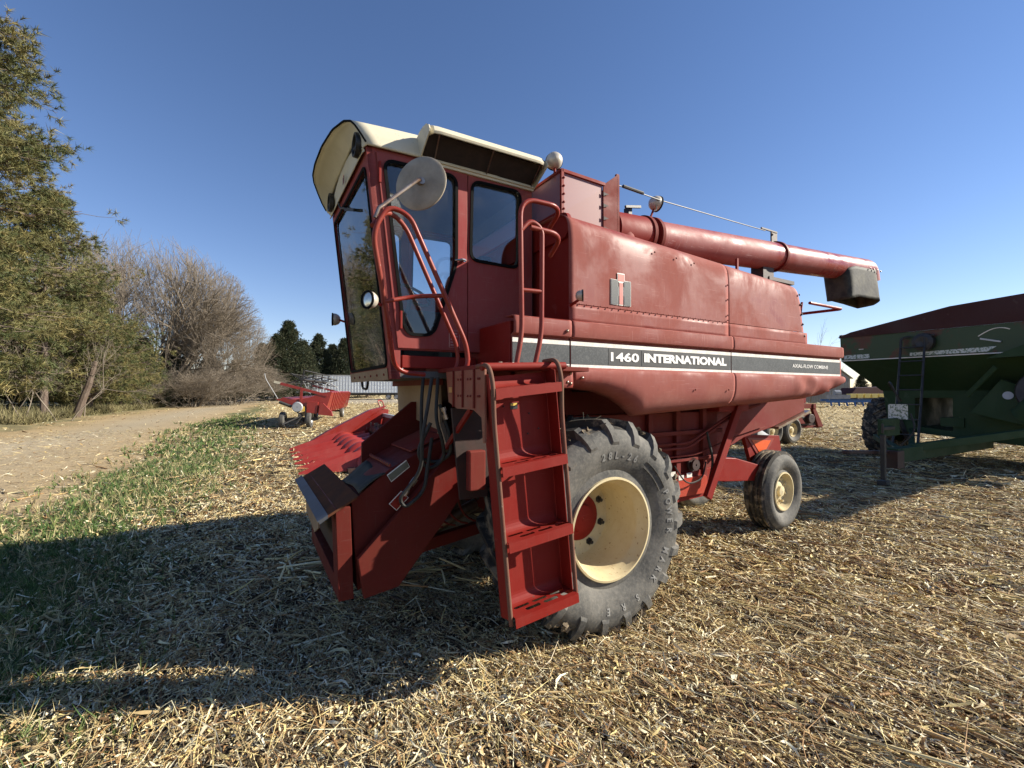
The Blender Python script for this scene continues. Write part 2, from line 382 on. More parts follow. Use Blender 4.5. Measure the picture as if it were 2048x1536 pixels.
def build_ground():
    na = 440
    az = np.concatenate([np.linspace(-62, 62, 310), np.linspace(62, 298, na - 310 + 1)[1:-1]]) * math.pi / 180
    rs = np.concatenate([[0.0], np.geomspace(0.6, 90, 230), np.geomspace(100, 3500, 22)])
    A, Rr = np.meshgrid(az, rs); X = Rr * np.sin(A); Y = Rr * np.cos(A)
    Z = height(X, Y); far = np.clip((Rr - 110) / 60, 0, 1); Z = Z * (1 - far) + far * 0.9 * np.clip((20 - X) / 30, 0, 1) * (Y > 0)
    n = len(az); m = len(rs)
    idx = np.arange(m * n).reshape(m, n)
    q = np.stack([idx[:-1], np.roll(idx[:-1], -1, 1), np.roll(idx[1:], -1, 1), idx[1:]], -1).reshape(-1, 4)
    me = bpy.data.meshes.new("ground"); V = np.stack([X, Y, Z], -1).reshape(-1, 3)
    me.from_pydata(V.tolist(), [], q[:, ::-1].tolist()); me.update()
    lane, grass, verge, fr = [w.reshape(-1) for w in zones(X, Y)]
    x = X.reshape(-1); y = Y.reshape(-1); r = Rr.reshape(-1)
    t = vnoise(x, y, 0.7)[:, None]; t2 = vnoise(x, y, 3.1)[:, None]
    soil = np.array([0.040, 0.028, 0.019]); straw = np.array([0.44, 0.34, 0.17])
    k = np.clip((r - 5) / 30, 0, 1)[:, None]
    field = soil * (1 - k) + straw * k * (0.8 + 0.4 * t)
    dirt = np.array([0.42, 0.31, 0.17]) * (0.85 + 0.3 * t) ; gravel = np.array([0.43, 0.36, 0.25]) * (0.85 + 0.25 * t2)
    ll = interp(y, *LANE_L); lr = interp(y, *LANE_R); mid = np.clip(1 - np.abs((x - (ll * 0.42 + lr * 0.58)) / (lr - ll) * 2.6), 0, 1)[:, None]
    lcol = dirt * (1 - mid) + gravel * mid
    gcol = np.array([0.05, 0.085, 0.025]) * (0.8 + 0.5 * t); vcol = np.array([0.16, 0.15, 0.075]) * (0.7 + 0.7 * t)
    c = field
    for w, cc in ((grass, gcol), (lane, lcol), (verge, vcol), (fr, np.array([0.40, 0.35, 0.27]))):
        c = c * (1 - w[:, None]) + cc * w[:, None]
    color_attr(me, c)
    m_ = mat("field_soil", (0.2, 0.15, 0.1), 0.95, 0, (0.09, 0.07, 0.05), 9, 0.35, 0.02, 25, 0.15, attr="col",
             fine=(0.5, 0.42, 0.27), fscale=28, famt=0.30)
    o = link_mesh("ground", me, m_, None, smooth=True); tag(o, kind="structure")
build_ground()
# ------------------------------------------------------------------ combine: local axes u = towards its rear, v = away from the viewer, z up
TH = R(59.5); CRZ = math.atan2(math.cos(TH), math.sin(TH)); P0 = (0.705, 3.14)
CB = empty("combine_harvester", (P0[0], P0[1], 0), CRZ,
           "large faded red combine harvester with cream cab roof and black side stripe", "combine")
VC = 1.26                                                        # centre line

def zbot(u): return float(np.interp(u, [-0.8, -0.29, 0.0, 0.16, 0.28, 0.39, 1.5, 2.3, 2.8, 3.15, 3.37, 3.5], [1.735, 1.735, 1.71, 1.66, 1.60, 1.515, 1.565, 1.60, 1.625, 1.66, 1.72, 1.78]))
def dent(u, z):
    """crumpled sheet metal: slow waves everywhere, knocked-in folds at the rear lower corner"""
    d = 0.0010 * math.sin(u * 4.1 + z * 3.0) * math.sin(z * 6.3 + 1.1) + 0.0005 * math.sin(u * 11.7 + 2) * math.sin(z * 9 + u * 2)
    if z < 1.87 and u > 2.4:
        k = min(1, (1.87 - z) / 0.08) * min(1, (u - 2.4) / 0.15)
        q_ = [0, .2, .9, .1, .7, .45, 1, .3, .0]; w_ = (u - 0.3 * z - 1.9) * 7.0; i_ = int(max(0, min(7, w_))); w_ = max(0, min(1, w_ - i_)); d += k * (0.032 * (q_[i_] * (1 - w_) + q_[i_ + 1] * w_) - 0.012 + 0.005 * math.sin(u * 13 + z * 23))
    return d
def upper_prof(dz):
    return [(0.50, 2.985 + dz), (0.34, 2.982 + dz), (0.24, 2.972 + dz), (0.185, 2.950 + dz), (0.150, 2.918 + dz), (0.132, 2.875 + dz), (0.124, 2.80 + dz)] + \
           [(0.122, 2.80 + dz + (2.32 - 2.80 - dz) * k / 9) for k in range(1, 10)] + [(0.12, 2.318)]
def tank_panel(u0, u1, rear_slope=0.0, mirror=False, extra=0.0):
    b = MB(); nu = 40
    def f(s, t):
        u = u0 + (u1 - u0) * s; dz = -0.052 * (u + 0.29); pr_ = upper_prof(dz); i = t * (len(pr_) - 1); k = min(int(i), len(pr_) - 2); w = i - k
        v = pr_[k][0] * (1 - w) + pr_[k + 1][0] * w; z = pr_[k][1] * (1 - w) + pr_[k + 1][1] * w
        if rear_slope: u += s ** 3 * rear_slope * (2.82 - z)
        v += extra + dent(u, z) + 0.018 * max(0, (u - 1.5)) * 0.3
        if mirror: v = 2 * VC - v
        return (u, v, z)
    b.grid(f, nu, 34); return b
tank_panel(-0.29, 1.488).build("tank_side_panel", FADE, CB, smooth=True, solid=0.006)
tank_panel(1.494, 2.66, rear_slope=0.22, extra=0.006).build("tank_side_panel", FADE, CB, smooth=True, solid=0.006, label="rear tank side panel with rubbed and faded patches")
tank_panel(-0.29, 2.66, mirror=True).build("tank_side_panel", FADE, CB, smooth=True, solid=0.006)
# plain strip between the seam and the shield
def strip(u0, u1, z0, z1, v, name, m, n=30, dn=1.0, par=CB, solid=0.005, bulge=0.0):
    b = MB(); b.grid(lambda s, t: (u0 + (u1 - u0) * s, v + dn * dent(u0 + (u1 - u0) * s, z0 + (z1 - z0) * t) - bulge * math.sin(math.pi * t), z0 + (z1 - z0) * t), n, 4)
    return b.build(name, m, par, smooth=True, solid=solid)
strip(-0.29, 1.488, 2.188, 2.313, 0.122, "lower_tank_strip", FADE); strip(1.494, 2.83, 2.188, 2.313, 0.13, "lower_tank_strip", FADE)

LP = [(0.20, 2.194), (0.10, 2.192), (0.086, 2.184), (0.083, 2.15), (0.083, 2.10), (0.088, 2.082), (0.120, 2.070), (0.122, 2.055),
      (0.116, 2.05), (0.112, 2.02), (0.112, 1.96), (0.112, 1.90), (0.110, 1.872), (0.088, 1.866), (0.078, 1.856), (0.072, 1.83), (0.070, 1.79),
      (0.070, 1.75), (0.072, 1.70), (0.078, 1.66), (0.088, 1.62), (0.105, 1.58), (0.135, 1.545), (0.18, 1.52), (0.24, 1.508)]
def shield(u0, u1, name="lower_side_shield", label=None, mirror=False, m=None, cut=0, end=0.0):
    b = MB(); prof = LP if not cut else LP[:cut] + [(0.075, 1.735), (0.12, 1.73)]
    nu = max(8, int((u1 - u0) * 44)); nt = len(prof) - 1
    def f(s, t):
        u = u0 + (u1 - u0) * s; k = min(int(round(t * nt)), nt); v, z = prof[k]
        if z < 1.86 and not cut: z = 1.86 - (1.86 - z) * (1.86 - zbot(u)) / (1.86 - 1.508)
        if not 1.87 < z < 2.07: v += dent(u, z)
        else: v += dent(u, 1.95) * 0.4
        if mirror: v = 2 * VC - v
        return (u, v, z)
    b.grid(f, nu, nt); return b.build(name, m or FADE, CB, smooth=True, solid=0.006, label=label)
shield(-0.755, -0.298, cut=18); shield(-0.288, 1.500)
shield(1.508, 3.50, label="rear lower side shield with crumpled bottom corner"); shield(-0.755, 3.50, mirror=True)
# stripes
def stripe(u0, u1, z0, z1, v, name, m, label=None):
    b = MB(); n = max(6, int((u1 - u0) * 30)); b.grid(lambda s, t: (u0 + (u1 - u0) * s, v + dent(u0 + (u1 - u0) * s, 1.95) * 0.4, z0 + (z1 - z0) * t), n, 1)
    return b.build(name, m, CB, label=label, solid=0.0012)
for (a, b_) in ((-0.752, -0.300), (-0.286, 1.498), (1.510, 3.47)):
    stripe(a, b_, 2.024, 2.052, 0.1065, "white_stripe", WHITE); stripe(a, b_, 1.872, 1.893, 0.1055, "white_stripe", WHITE)
    stripe(a, b_, 1.8945, 2.0225, 0.1062, "dark_band", BAND)
DEC = mat("decal_grey", (0.040, 0.039, 0.037), 0.45, 0, (0.08, 0.076, 0.07), 9, 0.5)
TXTW = mat("white_lettering", (0.85, 0.84, 0.80), 0.5, 0, (0.65, 0.6, 0.55), 30, 0.4)
stripe(0.055, 0.385, 1.897, 2.020, 0.1045, "number_decal", DEC); stripe(0.392, 1.47, 1.897, 2.020, 0.1045, "name_decal", DEC)
def side_text(s, u0, z0, w, h, v=0.1015, off=0.03):
    me = text_mesh(s, 1.0, 0.0004, off); return place_text(me, "lettering", TXTW, CB, (u0, v, z0), (1, 0, 0), (0, 0, 1), w, h)
side_text("1460", 0.075, 1.926, 0.285, 0.068, off=0.03); side_text("INTERNATIONAL", 0.415, 1.929, 1.015, 0.070, off=0.055)
side_text("AXIAL-FLOW COMBINE", 2.50, 1.945, 0.70, 0.036, v=0.1035, off=0.01)
# emblem
def emblem(u, z, h, v, axis="side", par=CB):
    w = h * 0.86; mp = (lambda a, b, c: (u + a * w, v - c, z + b * h)) if axis == "side" else (lambda a, b, c: (v - c, u + a * w, z + b * h))
    Lh = [(0, 0), (0.36, 0), (0.36, .30), (.40, .30), (.40, .58), (.36, .58), (.36, .80), (0, .80)]
    Rh = [(1 - a, b) for a, b in Lh][::-1]
    Im = [(.405, 0), (.595, 0), (.595, .78), (.66, .78), (.66, 1.0), (.34, 1.0), (.34, .78), (.405, .78)]
    out = MB()
    for p in (Lh, Rh): out.prism(p, 0.001, (), mp)
    out.prism([(.40, 0), (.60, 0), (.60, .74), (.68, .74), (.68, 1.02), (.32, 1.02), (.32, .74), (.40, .74)], 0.0012, (), mp)
    o = out.build("emblem", WHITE, par)
    mp2 = (lambda a, b, c: (u + a * w, v - 0.0022 - c, z + b * h)) if axis == "side" else (lambda a, b, c: (v - 0.0022 - c, u + a * w, z + b * h))
    d = MB(); d.prism(shrink(Lh, 0.022), 0.0006, (), mp2); d.prism(shrink(Rh, 0.022), 0.0006, (), mp2); d.build("emblem_letter", BAND, o)
    e = MB(); e.prism([(.412, .03), (.588, .03), (.588, .71), (.412, .71)], 0.0006, (), mp2); e.prism([(.345, .77), (.655, .77), (.655, .99), (.345, .99)], 0.0006, (), mp2)
    e.build("emblem_letter", mat("emblem_red", (0.55, 0.12, 0.09), 0.5, 0, (0.45, 0.2, 0.17), 20, 0.5), o)
emblem(0.088, 2.345, 0.235, 0.114)
bolts([(0.55, 0.115, 2.80), (0.80, 0.115, 2.79), (1.02, 0.115, 2.78), (1.47, 0.113, 2.65), (1.47, 0.113, 2.52), (1.47, 0.113, 2.38), (1.47, 0.113, 2.335),
       (0.96, 0.062, 1.72), (1.40, 0.062, 1.72)], 0.008, (0, -1, 0), "panel_bolts", REDD, CB)
bolts([(-0.34, 0.075, 2.115), (-0.32, 0.066, 1.83), (-0.32, 0.066, 1.76), (-0.22, 0.066, 1.80), (-0.345, 0.07, 1.77)], 0.012, (0, -1, 0), "panel_bolts", STEEL, CB)
bolts([(-0.27 + 0.065 * k, 0.112, 2.316) for k in range(27)], 0.006, (0, -1, 0), "seam_rivets", REDD, CB)
bolts([(2.66 + 0.22 * (2.82 - z), 0.13, z) for z in (2.70, 2.60, 2.50, 2.40, 2.28)], 0.012, (0, -1, 0), "panel_bolts", BLACK, CB)
# structure behind the panels
MB().box((-0.235, 0.17, 1.95), (-0.205, 2.35, 2.86)).build("tank_front_wall", RED, CB)
MB().prism(rpoly([(0.16, 2.80), (0.165, 2.99), (2.355, 2.99), (2.36, 2.80)], 0.09), 0.03, (), FU(-0.262)).build("tank_front_rail", RED, CB)
MB().box((-0.20, 0.30, 2.0), (2.60, 2.22, 2.72)).build("grain_tank", RED, CB)
MB().prism([(2.62, 2.05), (2.62, 2.75), (2.75, 2.12)], 2.1, (), lambda a, b, c: (a, 0.2 + c, b)).build("rear_deck_wall", RED, CB)
MB().box((-0.745, 0.15, 1.76), (-0.30, 0.86, 2.165)).build("battery_box", RED, CB, bevel=0.006)
MB().box((2.6, 0.20, 1.70), (3.45, 2.3, 2.13)).build("engine_deck", REDD, CB, bevel=0.01)
b = MB(); b.box((-0.74, 0.78, 1.42), (2.6, 1.74, 1.95)); b.box((-0.6, 0.66, 0.78), (2.1, 1.86, 1.5)); b.build("threshing_body", REDD, CB, bevel=0.01)
MB().box((0.25, 0.16, 1.70), (3.3, 2.3, 1.74)).build("inner_floor", DKINT, CB)
# lower body details seen under the shield
b = MB()
for u in (1.02, 1.40, 1.80): b.box((u, 0.615, 0.72), (u + 0.06, 0.66, 1.56))
b.box((0.6, 0.60, 1.28), (2.1, 0.655, 1.32)); b.box((0.6, 0.60, 1.02), (2.05, 0.655, 1.05)); b.build("frame_rib", REDD, CB, bevel=0.004, each=True)
MB().prism([(0.9, 0.88), (2.0, 0.92), (1.90, 0.64), (0.9, 0.60)], 0.9, (), SV(0.63)).build("clean_grain_sump", RED, CB, bevel=0.008)
MB().prism(rpoly([(1.18, 0.68), (1.84, 0.68), (1.84, 0.86), (1.30, 0.86)], 0.05), 0.03, (), SV(0.598)).build("sump_door", mat("bright_red", (0.42, 0.045, 0.02), 0.45, 0, (0.3, 0.05, 0.03), 8, 0.5), CB, bevel=0.004)  # door in a brighter red than the sump behind it
b = MB(); b.beam((2.25, 0.50, 1.60), (1.70, 0.50, 0.66), 0.085, 0.05, (0, 1, 0)); b.box((1.9, 0.5, 1.5), (2.4, 0.66, 1.7)); b.build("diagonal_brace", RED, CB, bevel=0.006)
b = MB()
for k, dz in enumerate((0.0, -0.045)):
    b.tube(fillet([(1.02, 0.575, 1.205 + dz), (1.52, 0.575, 1.20 + dz), (2.32 - 0.05 * k, 0.56, 1.52 + dz), (2.7, 0.56, 1.56)], 0.1), 0.013, 7)
b.tube(fillet([(1.0, 0.585, 1.08), (1.65, 0.585, 1.08), (2.2, 0.6, 1.2), (2.9, 0.62, 1.3)], 0.1), 0.009, 6)
b.build("hydraulic_line", REDD, CB, smooth=True, each=True)
b = MB(); b.tube(fillet([(1.3, 0.56, 1.0), (1.45, 0.54, 0.80), (1.7, 0.55, 0.84), (1.78, 0.57, 1.0)], 0.12), 0.008, 6)
b.tube(fillet([(1.78, 0.56, 1.30), (1.86, 0.54, 1.0), (1.80, 0.55, 0.8)], 0.1), 0.012, 6); b.build("control_cable", HOSE, CB, smooth=True, each=True)
b = MB(); b.lathe([(0, 0.02), (0, 0.07), (0.02, 0.07), (0.02, 0.035), (0.04, 0.035), (0.04, 0.055), (0.06, 0.055), (0.06, 0.01)], (1.62, 0.62, 0.98), (0, -1, 0), 18)
b.build("drive_pulley", DKINT, CB, smooth=True)
b = MB()
for (u, z) in ((1.28, 0.79), (1.40, 0.745), (1.52, 0.76)): b.box((u, 0.592, z + 0.1), (u + 0.075, 0.597, z + 0.145))
b.build("caution_decal", WHITE, CB, each=True)
# straw hood, spreader, rear frame
b = MB(); b.prism([(2.1, 1.70), (4.05, 1.70), (4.08, 1.45), (3.35, 1.27), (2.75, 1.17), (2.1, 0.95)], 0.95, (), SV(0.78)); b.build("straw_hood", REDD, CB, bevel=0.01)
b = MB(); b.prism([(3.38, 1.275), (4.12, 1.46), (4.12, 1.43), (3.38, 1.245)], 1.05, (), SV(0.73)); b.build("hood_lip", STEEL, CB)
b = MB(); b.lathe([(0, 0.34), (0.02, 0.345), (0.15, 0.16), (0.19, 0.08), (0.19, 0.01)], (3.75, 1.35, 1.03), (0, 0, 1), 24); b.build("straw_spreader", GALV, CB, smooth=True)
# rear axle
b = MB(); b.beam((3.5, 0.95, 0.66), (3.5, 2.0, 0.66), 0.16, 0.14); b.prism([(2.0, 1.0), (2.7, 0.93), (3.45, 0.74), (3.45, 0.60), (2.5, 0.68), (2.0, 0.74)], 0.10, (), SV(0.84))
b.prism([(2.0, 1.0), (2.7, 0.93), (3.45, 0.74), (3.45, 0.60), (2.5, 0.68), (2.0, 0.74)], 0.10, (), SV(1.62));
b.build("rear_axle", RED, CB, bevel=0.008)
b = MB(); b.prism([(3.10, 1.17), (3.88, 1.12), (3.95, 0.80), (3.25, 0.80)], 0.05, (), SV(1.0)); b.build("rear_crossplate", RED, CB, bevel=0.004)
sm = MB(); sm.prism([(3.16, 1.13), (3.74, 1.09), (3.46, 0.80)], 0.006, (), SV(0.990)); sm = sm.build("slow_sign", MAR2, CB)
sm2 = MB(); sm2.prism([(3.24, 1.10), (3.66, 1.07), (3.46, 0.87)], 0.004, (), SV(0.985)); sm2.build("sign_triangle", ORANGE, sm)
b = MB(); b.tube(fillet([(3.08, 0.22, 2.67), (3.80, 0.22, 2.67), (3.72, 0.75, 2.67), (3.08, 0.75, 2.67)], 0.05), 0.017, 8)
b.tube([(3.08, 0.3, 2.69), (2.95, 0.3, 2.2)], 0.012, 6); b.build("rear_handrail", RED, CB, smooth=True)

# ---------------- wheels
def tyre_mesh(Rt, W, rim, lugs, lug_h, name="tyre", seg=96, ribs=False):
    """v from 0 (outer sidewall) to W; carcass section + bar lugs or ribs"""
    b = MB(); Rc = Rt - lug_h
    H_ = Rc - rim
    sec = [(0.075, rim - 0.005), (0.045, rim + 0.01), (0.055, rim + H_ * 0.16), (0.022, rim + H_ * 0.32), (0.004, rim + H_ * 0.52), (0.0, rim + H_ * 0.64),
           (0.014, rim + H_ * 0.80), (0.05, rim + H_ * 0.92), (0.10, rim + H_ * 0.975), (W * 0.28, Rc), (W * 0.5, Rc + 0.008)]
    sec = sec + [(W - h, r) for h, r in sec[-2::-1]]
    if ribs:
        sec = sec[:8]; ww = W - 0.10; nr = 4
        for k in range(nr):
            a = 0.05 + ww * k / nr; c = 0.05 + ww * (k + 1) / nr; g = 0.012
            sec += [(a + g, Rc), (a + g + 0.004, Rt), (c - g - 0.004, Rt), (c - g, Rc)]
        sec += [(W - 0.05, rim + H_ * 0.92), (W - 0.014, rim + H_ * 0.8), (W, rim + H_ * 0.64), (W - 0.004, rim + H_ * 0.5), (W - 0.045, rim + 0.01), (W - 0.075, rim - 0.005)]
    b.lathe(sec, (0, 0, 0), (0, 1, 0), seg)
    if lugs:
        half = math.pi * 2 / lugs
        for side in (0, 1):
            for k in range(lugs):
                a0 = k * half + side * half / 2; ns = 8; vs = []
                for i in range(ns + 1):
                    t = i / ns
                    # path: starts low on the shoulder, sweeps across the tread to just past the centre
                    if t < 0.35:
                        q = t / 0.35; vv = 0.004 + 0.052 * q ** 2.0; rad = rim + H_ * (0.70 + 0.26 * q) ; top = rad + lug_h * (0.05 + 1.0 * q) ; ang = 0.0 + 0.05 * q; hw = 0.031 + 0.008 * (1 - q)
                    else:
                        q = (t - 0.35) / 0.65; vv = 0.056 + (W * 0.56 - 0.056) * q; rad = Rc - 0.02; top = Rt + 0.006 * math.sin(math.pi * q); ang = 0.05 + 0.34 * q ** 1.25; hw = 0.029 - 0.007 * q
                    for (dr, dh) in ((rad - 0.03, 1.25), (top, 0.85)):
                        for sg in (-1, 1):
                            aa = a0 - ang + sg * hw * dh / Rt * 1.0
                            v_ = vv if side == 0 else W - vv
                            if dr == top and t < 0.35: v_ = (vv - 0.008 * (1 - t / 0.35) - 0.005) if side == 0 else W - (vv - 0.008 * (1 - t / 0.35) - 0.005)
                            vs.append((math.sin(aa) * dr, v_, math.cos(aa) * dr))
                fs = []
                for i in range(ns):
                    o = i * 4; p = o + 4
                    fs += [(o, o + 2, p + 2, p), (o + 2, o + 3, p + 3, p + 2), (o + 3, o + 1, p + 1, p + 3)]
                fs += [(0, 1, 3, 2), (ns * 4, ns * 4 + 2, ns * 4 + 3, ns * 4 + 1)]
                b.add(vs, fs)
    me = b.mesh(name); return me
def set_sharp(o, a=38):
    o.data.polygons.foreach_set("use_smooth", [True] * len(o.data.polygons)); o.data.set_sharp_from_angle(angle=R(a))
def rubber_two(me, W):
    """tread band gets the muddy rubber, sidewalls the dusty one"""
    me.materials.append(RUB); me.materials.append(RUBM)
    for p in me.polygons:
        c = p.center
        if 0.055 < c.y < W - 0.055 and math.hypot(c.x, c.z) > 0.3: p.material_index = 1
def wheel(name_parent, u, v, z, Rt, W, rim, lugs, lug_h, mirror=False, ribs=False, deep=0.42, label=None, proto=None):
    hub_o = bpy.data.objects.new("wheel", None); COL.objects.link(hub_o); hub_o.parent = name_parent
    hub_o.location = (u, v, z); hub_o.rotation_euler = (0, 0, math.pi if mirror else 0)
    if label: hub_o["label"] = label
    if proto:
        for ch in proto.children: copy_tree(ch, hub_o)
        return hub_o
    me = tyre_mesh(Rt, W, rim, lugs, lug_h, ribs=ribs); rubber_two(me, W); t = link_mesh("tyre", me, None, hub_o); set_sharp(t, 32)
    b = MB(); d = deep
    b.lathe([(0.052, rim + 0.012), (0.030, rim + 0.010), (0.028, rim - 0.004), (0.045, rim - 0.012), (0.075, rim - 0.018), (0.10, rim - 0.038), (0.135, rim - 0.043),
             (d * 0.93, rim - 0.05), (d, rim - 0.06), (d, 0.02), (d + 0.02, 0.02), (d + 0.02, rim - 0.04), (W - 0.1, rim - 0.03), (W - 0.05, rim + 0.012)], (0, 0, 0), (0, 1, 0), 72)
    rm = b.build("rim", RIMC, hub_o, smooth=True)
    h = MB(); hr = rim * 0.50
    h.lathe([(d + 0.01, hr), (d - 0.02, hr), (d - 0.025, hr - 0.01), (d - 0.03, hr * 0.6), (d - 0.06, hr * 0.55), (d - 0.065, hr * 0.3), (d - 0.07, 0.003)], (0, 0, 0), (0, 1, 0), 32)
    h.build("hub", RED, hub_o, smooth=True)
    for k in range(8):
        a = k * math.pi / 4 + 0.3; q = MB(); q.lathe([(d + 0.005, 0.03), (d - 0.012, 0.028), (d - 0.012, 0.016), (d - 0.04, 0.015), (d - 0.04, 0.001)], (math.sin(a) * rim * 0.66, 0, math.cos(a) * rim * 0.66), (0, 1, 0), 6)
        q.build("lug_nut", BLACK, hub_o)
    return hub_o
WF = wheel(CB, 0.023, 0.0, 0.735, 0.775, 0.70, 0.355, 19, 0.042, label="front drive wheel nearest the viewer, cleated grey tyre on deep cream rim")
LETR = mat("worn_raised_rubber", (0.24, 0.235, 0.22), 0.7, 0, (0.17, 0.165, 0.15), 20, 0.6)
def tyre_text(s, r, a0, h, par, step=1.0, flip=False):
    """raised sidewall lettering laid letter by letter along a circle (a0: clock angle of the first letter)"""
    a = a0
    for ch in s:
        if ch == " ": a += 0.07 * step; continue
        me = text_mesh(ch, 1.0, 0.5, 0.035); n = len(me.vertices)
        co = np.empty(n * 3); me.vertices.foreach_get("co", co); co = co.reshape(-1, 3)
        co[:, 0] = (co[:, 0] - co[:, 0].mean()) * h * 1.6; co[:, 1] *= h * 1.9
        aa = a + co[:, 0] / r; rr = r + co[:, 1]
        out = np.stack([np.sin(aa) * rr, -0.0022 - 0.0015 * (co[:, 2] > 0) + tyre_v(rr), np.cos(aa) * rr], -1)
        me.vertices.foreach_set("co", out.reshape(-1)); me.flip_normals(); me.update(); me.materials.clear()
        o = link_mesh("raised_letter", me, LETR, par)
        a += h * 1.0 * step / r * 1.05
def tyre_v(rr):
    rim = 0.355; H_ = 0.733 - rim
    return np.interp((rr - rim) / H_, [0.0, 0.16, 0.32, 0.52, 0.64, 0.8], [0.05, 0.055, 0.022, 0.004, 0.0, 0.014])
ty = [c for c in WF.children if c.name.startswith("tyre")][0]
tyre_text("28L-26", 0.500, -0.20, 0.038, WF, 1.5)
tyre_text("POWER MARK", 0.53, 1.18, 0.036, WF, 1.9); tyre_text("S R E", 0.53, 2.75, 0.034, WF, 1.9); tyre_text("ILER", 0.52, 5.0, 0.03, WF, 1.5)
b = MB()
for (r0, r1) in ((0.500, 0.504), (0.548, 0.552)):
    b.grid(lambda s, t: (math.sin(0.60 + 0.5 * s) * (r0 + (r1 - r0) * t), float(tyre_v(r0)) - 0.004, math.cos(0.60 + 0.5 * s) * (r0 + (r1 - r0) * t)), 16, 1)
b.build("sidewall_ridge", RUB, WF, solid=0.006, each=True)
wheel(CB, 0.023, 2 * VC, 0.735, 0, 0, 0, 0, 0, mirror=True, proto=WF, label="front drive wheel on the far side, mostly hidden")
WR = wheel(CB, 3.50, 0.70, 0.475, 0.49, 0.33, 0.225, 0, 0.02, ribs=True, deep=0.12, label="small ribbed steering wheel at the rear with cream rim")
WR.rotation_euler = (0, 0, R(4))
for ch in WR.children:
    if ch.name.startswith("hub") or ch.name.startswith("lug_nut"): ch.data.materials.clear(); ch.data.materials.append(RIMC)
w2 = wheel(CB, 3.50, 2 * VC - 0.27, 0.475, 0, 0, 0, 0, 0, mirror=True, proto=WR, label="far rear steering wheel")
# mud and straw lumps caught on the front tyre
b = MB()
for k in range(46):
    a = random.uniform(-1.25, 1.5); v = random.choice([random.uniform(0.05, 0.09), random.uniform(0.1, 0.5)]); r = 0.765 if v > 0.1 else 0.74
    c = Vector((math.sin(a) * r, v, math.cos(a) * r)); s = random.uniform(0.012, 0.035)
    vs = [c + Vector((random.gauss(0, 1), random.gauss(0, 1), random.gauss(0, 1))).normalized() * s * random.uniform(0.6, 1.2) for _ in range(8)]
    b.add(vs, [(0, 1, 2), (0, 2, 3), (0, 3, 4), (0, 4, 1), (5, 2, 1), (5, 3, 2), (6, 4, 3), (6, 1, 4), (7, 1, 2), (7, 3, 4)])
for k in range(70):                                                   # packed mud low on the tyre, between the cleats
    a = random.uniform(2.5, 4.3); r = random.uniform(0.66, 0.745); v = 0.02 + 0.10 * random.random() * (r - 0.64) / 0.1; c = Vector((math.sin(a) * r, v, math.cos(a) * r)); s = random.uniform(0.015, 0.04)
    vs = [c + Vector((random.gauss(0, 1), random.gauss(0, 0.4), random.gauss(0, 1))).normalized() * s * random.uniform(0.6, 1.2) for _ in range(8)]
    b.add(vs, [(0, 1, 2), (0, 2, 3), (0, 3, 4), (0, 4, 1), (5, 2, 1), (5, 3, 2), (6, 4, 3), (6, 1, 4), (7, 1, 2), (7, 3, 4)])
b.build("mud_clod", MUD, WF, kind="stuff")
b = MB()
for k in range(90):
    a = random.uniform(-1.3, 1.2); v = random.uniform(0.08, 0.62); r = 0.757; c = Vector((math.sin(a) * r, v, math.cos(a) * r))
    d = Vector((random.gauss(0, 1), random.gauss(0, 1), random.gauss(0, 0.5))).normalized() * random.uniform(0.02, 0.07); w = Vector((random.gauss(0, 1), random.gauss(0, 1), random.gauss(0, 1))).normalized() * 0.006
    b.add([c - d, c - d + w, c + d + w, c + d], [(0, 1, 2, 3)])
b.build("straw_scrap", mat("straw_bits", (0.58, 0.48, 0.30), 0.8, 0, (0.4, 0.3, 0.17), 30, 0.6), WF, kind="stuff")
# front axle and final drives
b = MB(); b.box((-0.14, 0.5, 0.58), (0.18, 2.02, 0.88)); b.box((-0.35, 0.72, 0.5), (0.3, 0.86, 1.45)); b.box((-0.35, 1.66, 0.5), (0.3, 1.80, 1.45)); b.build("front_axle", DKINT, CB, bevel=0.02)
b = MB()
for k in range(4):
    b.tube([Vector((-0.62 - 0.10 * k, 0.80, 0.92)) + Vector((0.20 * math.cos(t), 0.0, 0.22 * math.sin(t))) for t in np.linspace(2.6, 4.6, 9)], 0.008, 5)
b.build("curved_guard_rod", REDD, CB, smooth=True, each=True)
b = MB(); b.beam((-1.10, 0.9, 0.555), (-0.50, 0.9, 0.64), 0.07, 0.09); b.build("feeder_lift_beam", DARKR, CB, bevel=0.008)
b = MB(); b.tube([(-1.05, 0.95, 0.62), (-0.6, 0.95, 0.8)], 0.045, 12); b.tube([(-1.3, 0.95, 0.52), (-1.05, 0.95, 0.62)], 0.025, 10); b.build("lift_cylinder", STEEL, CB, smooth=True)

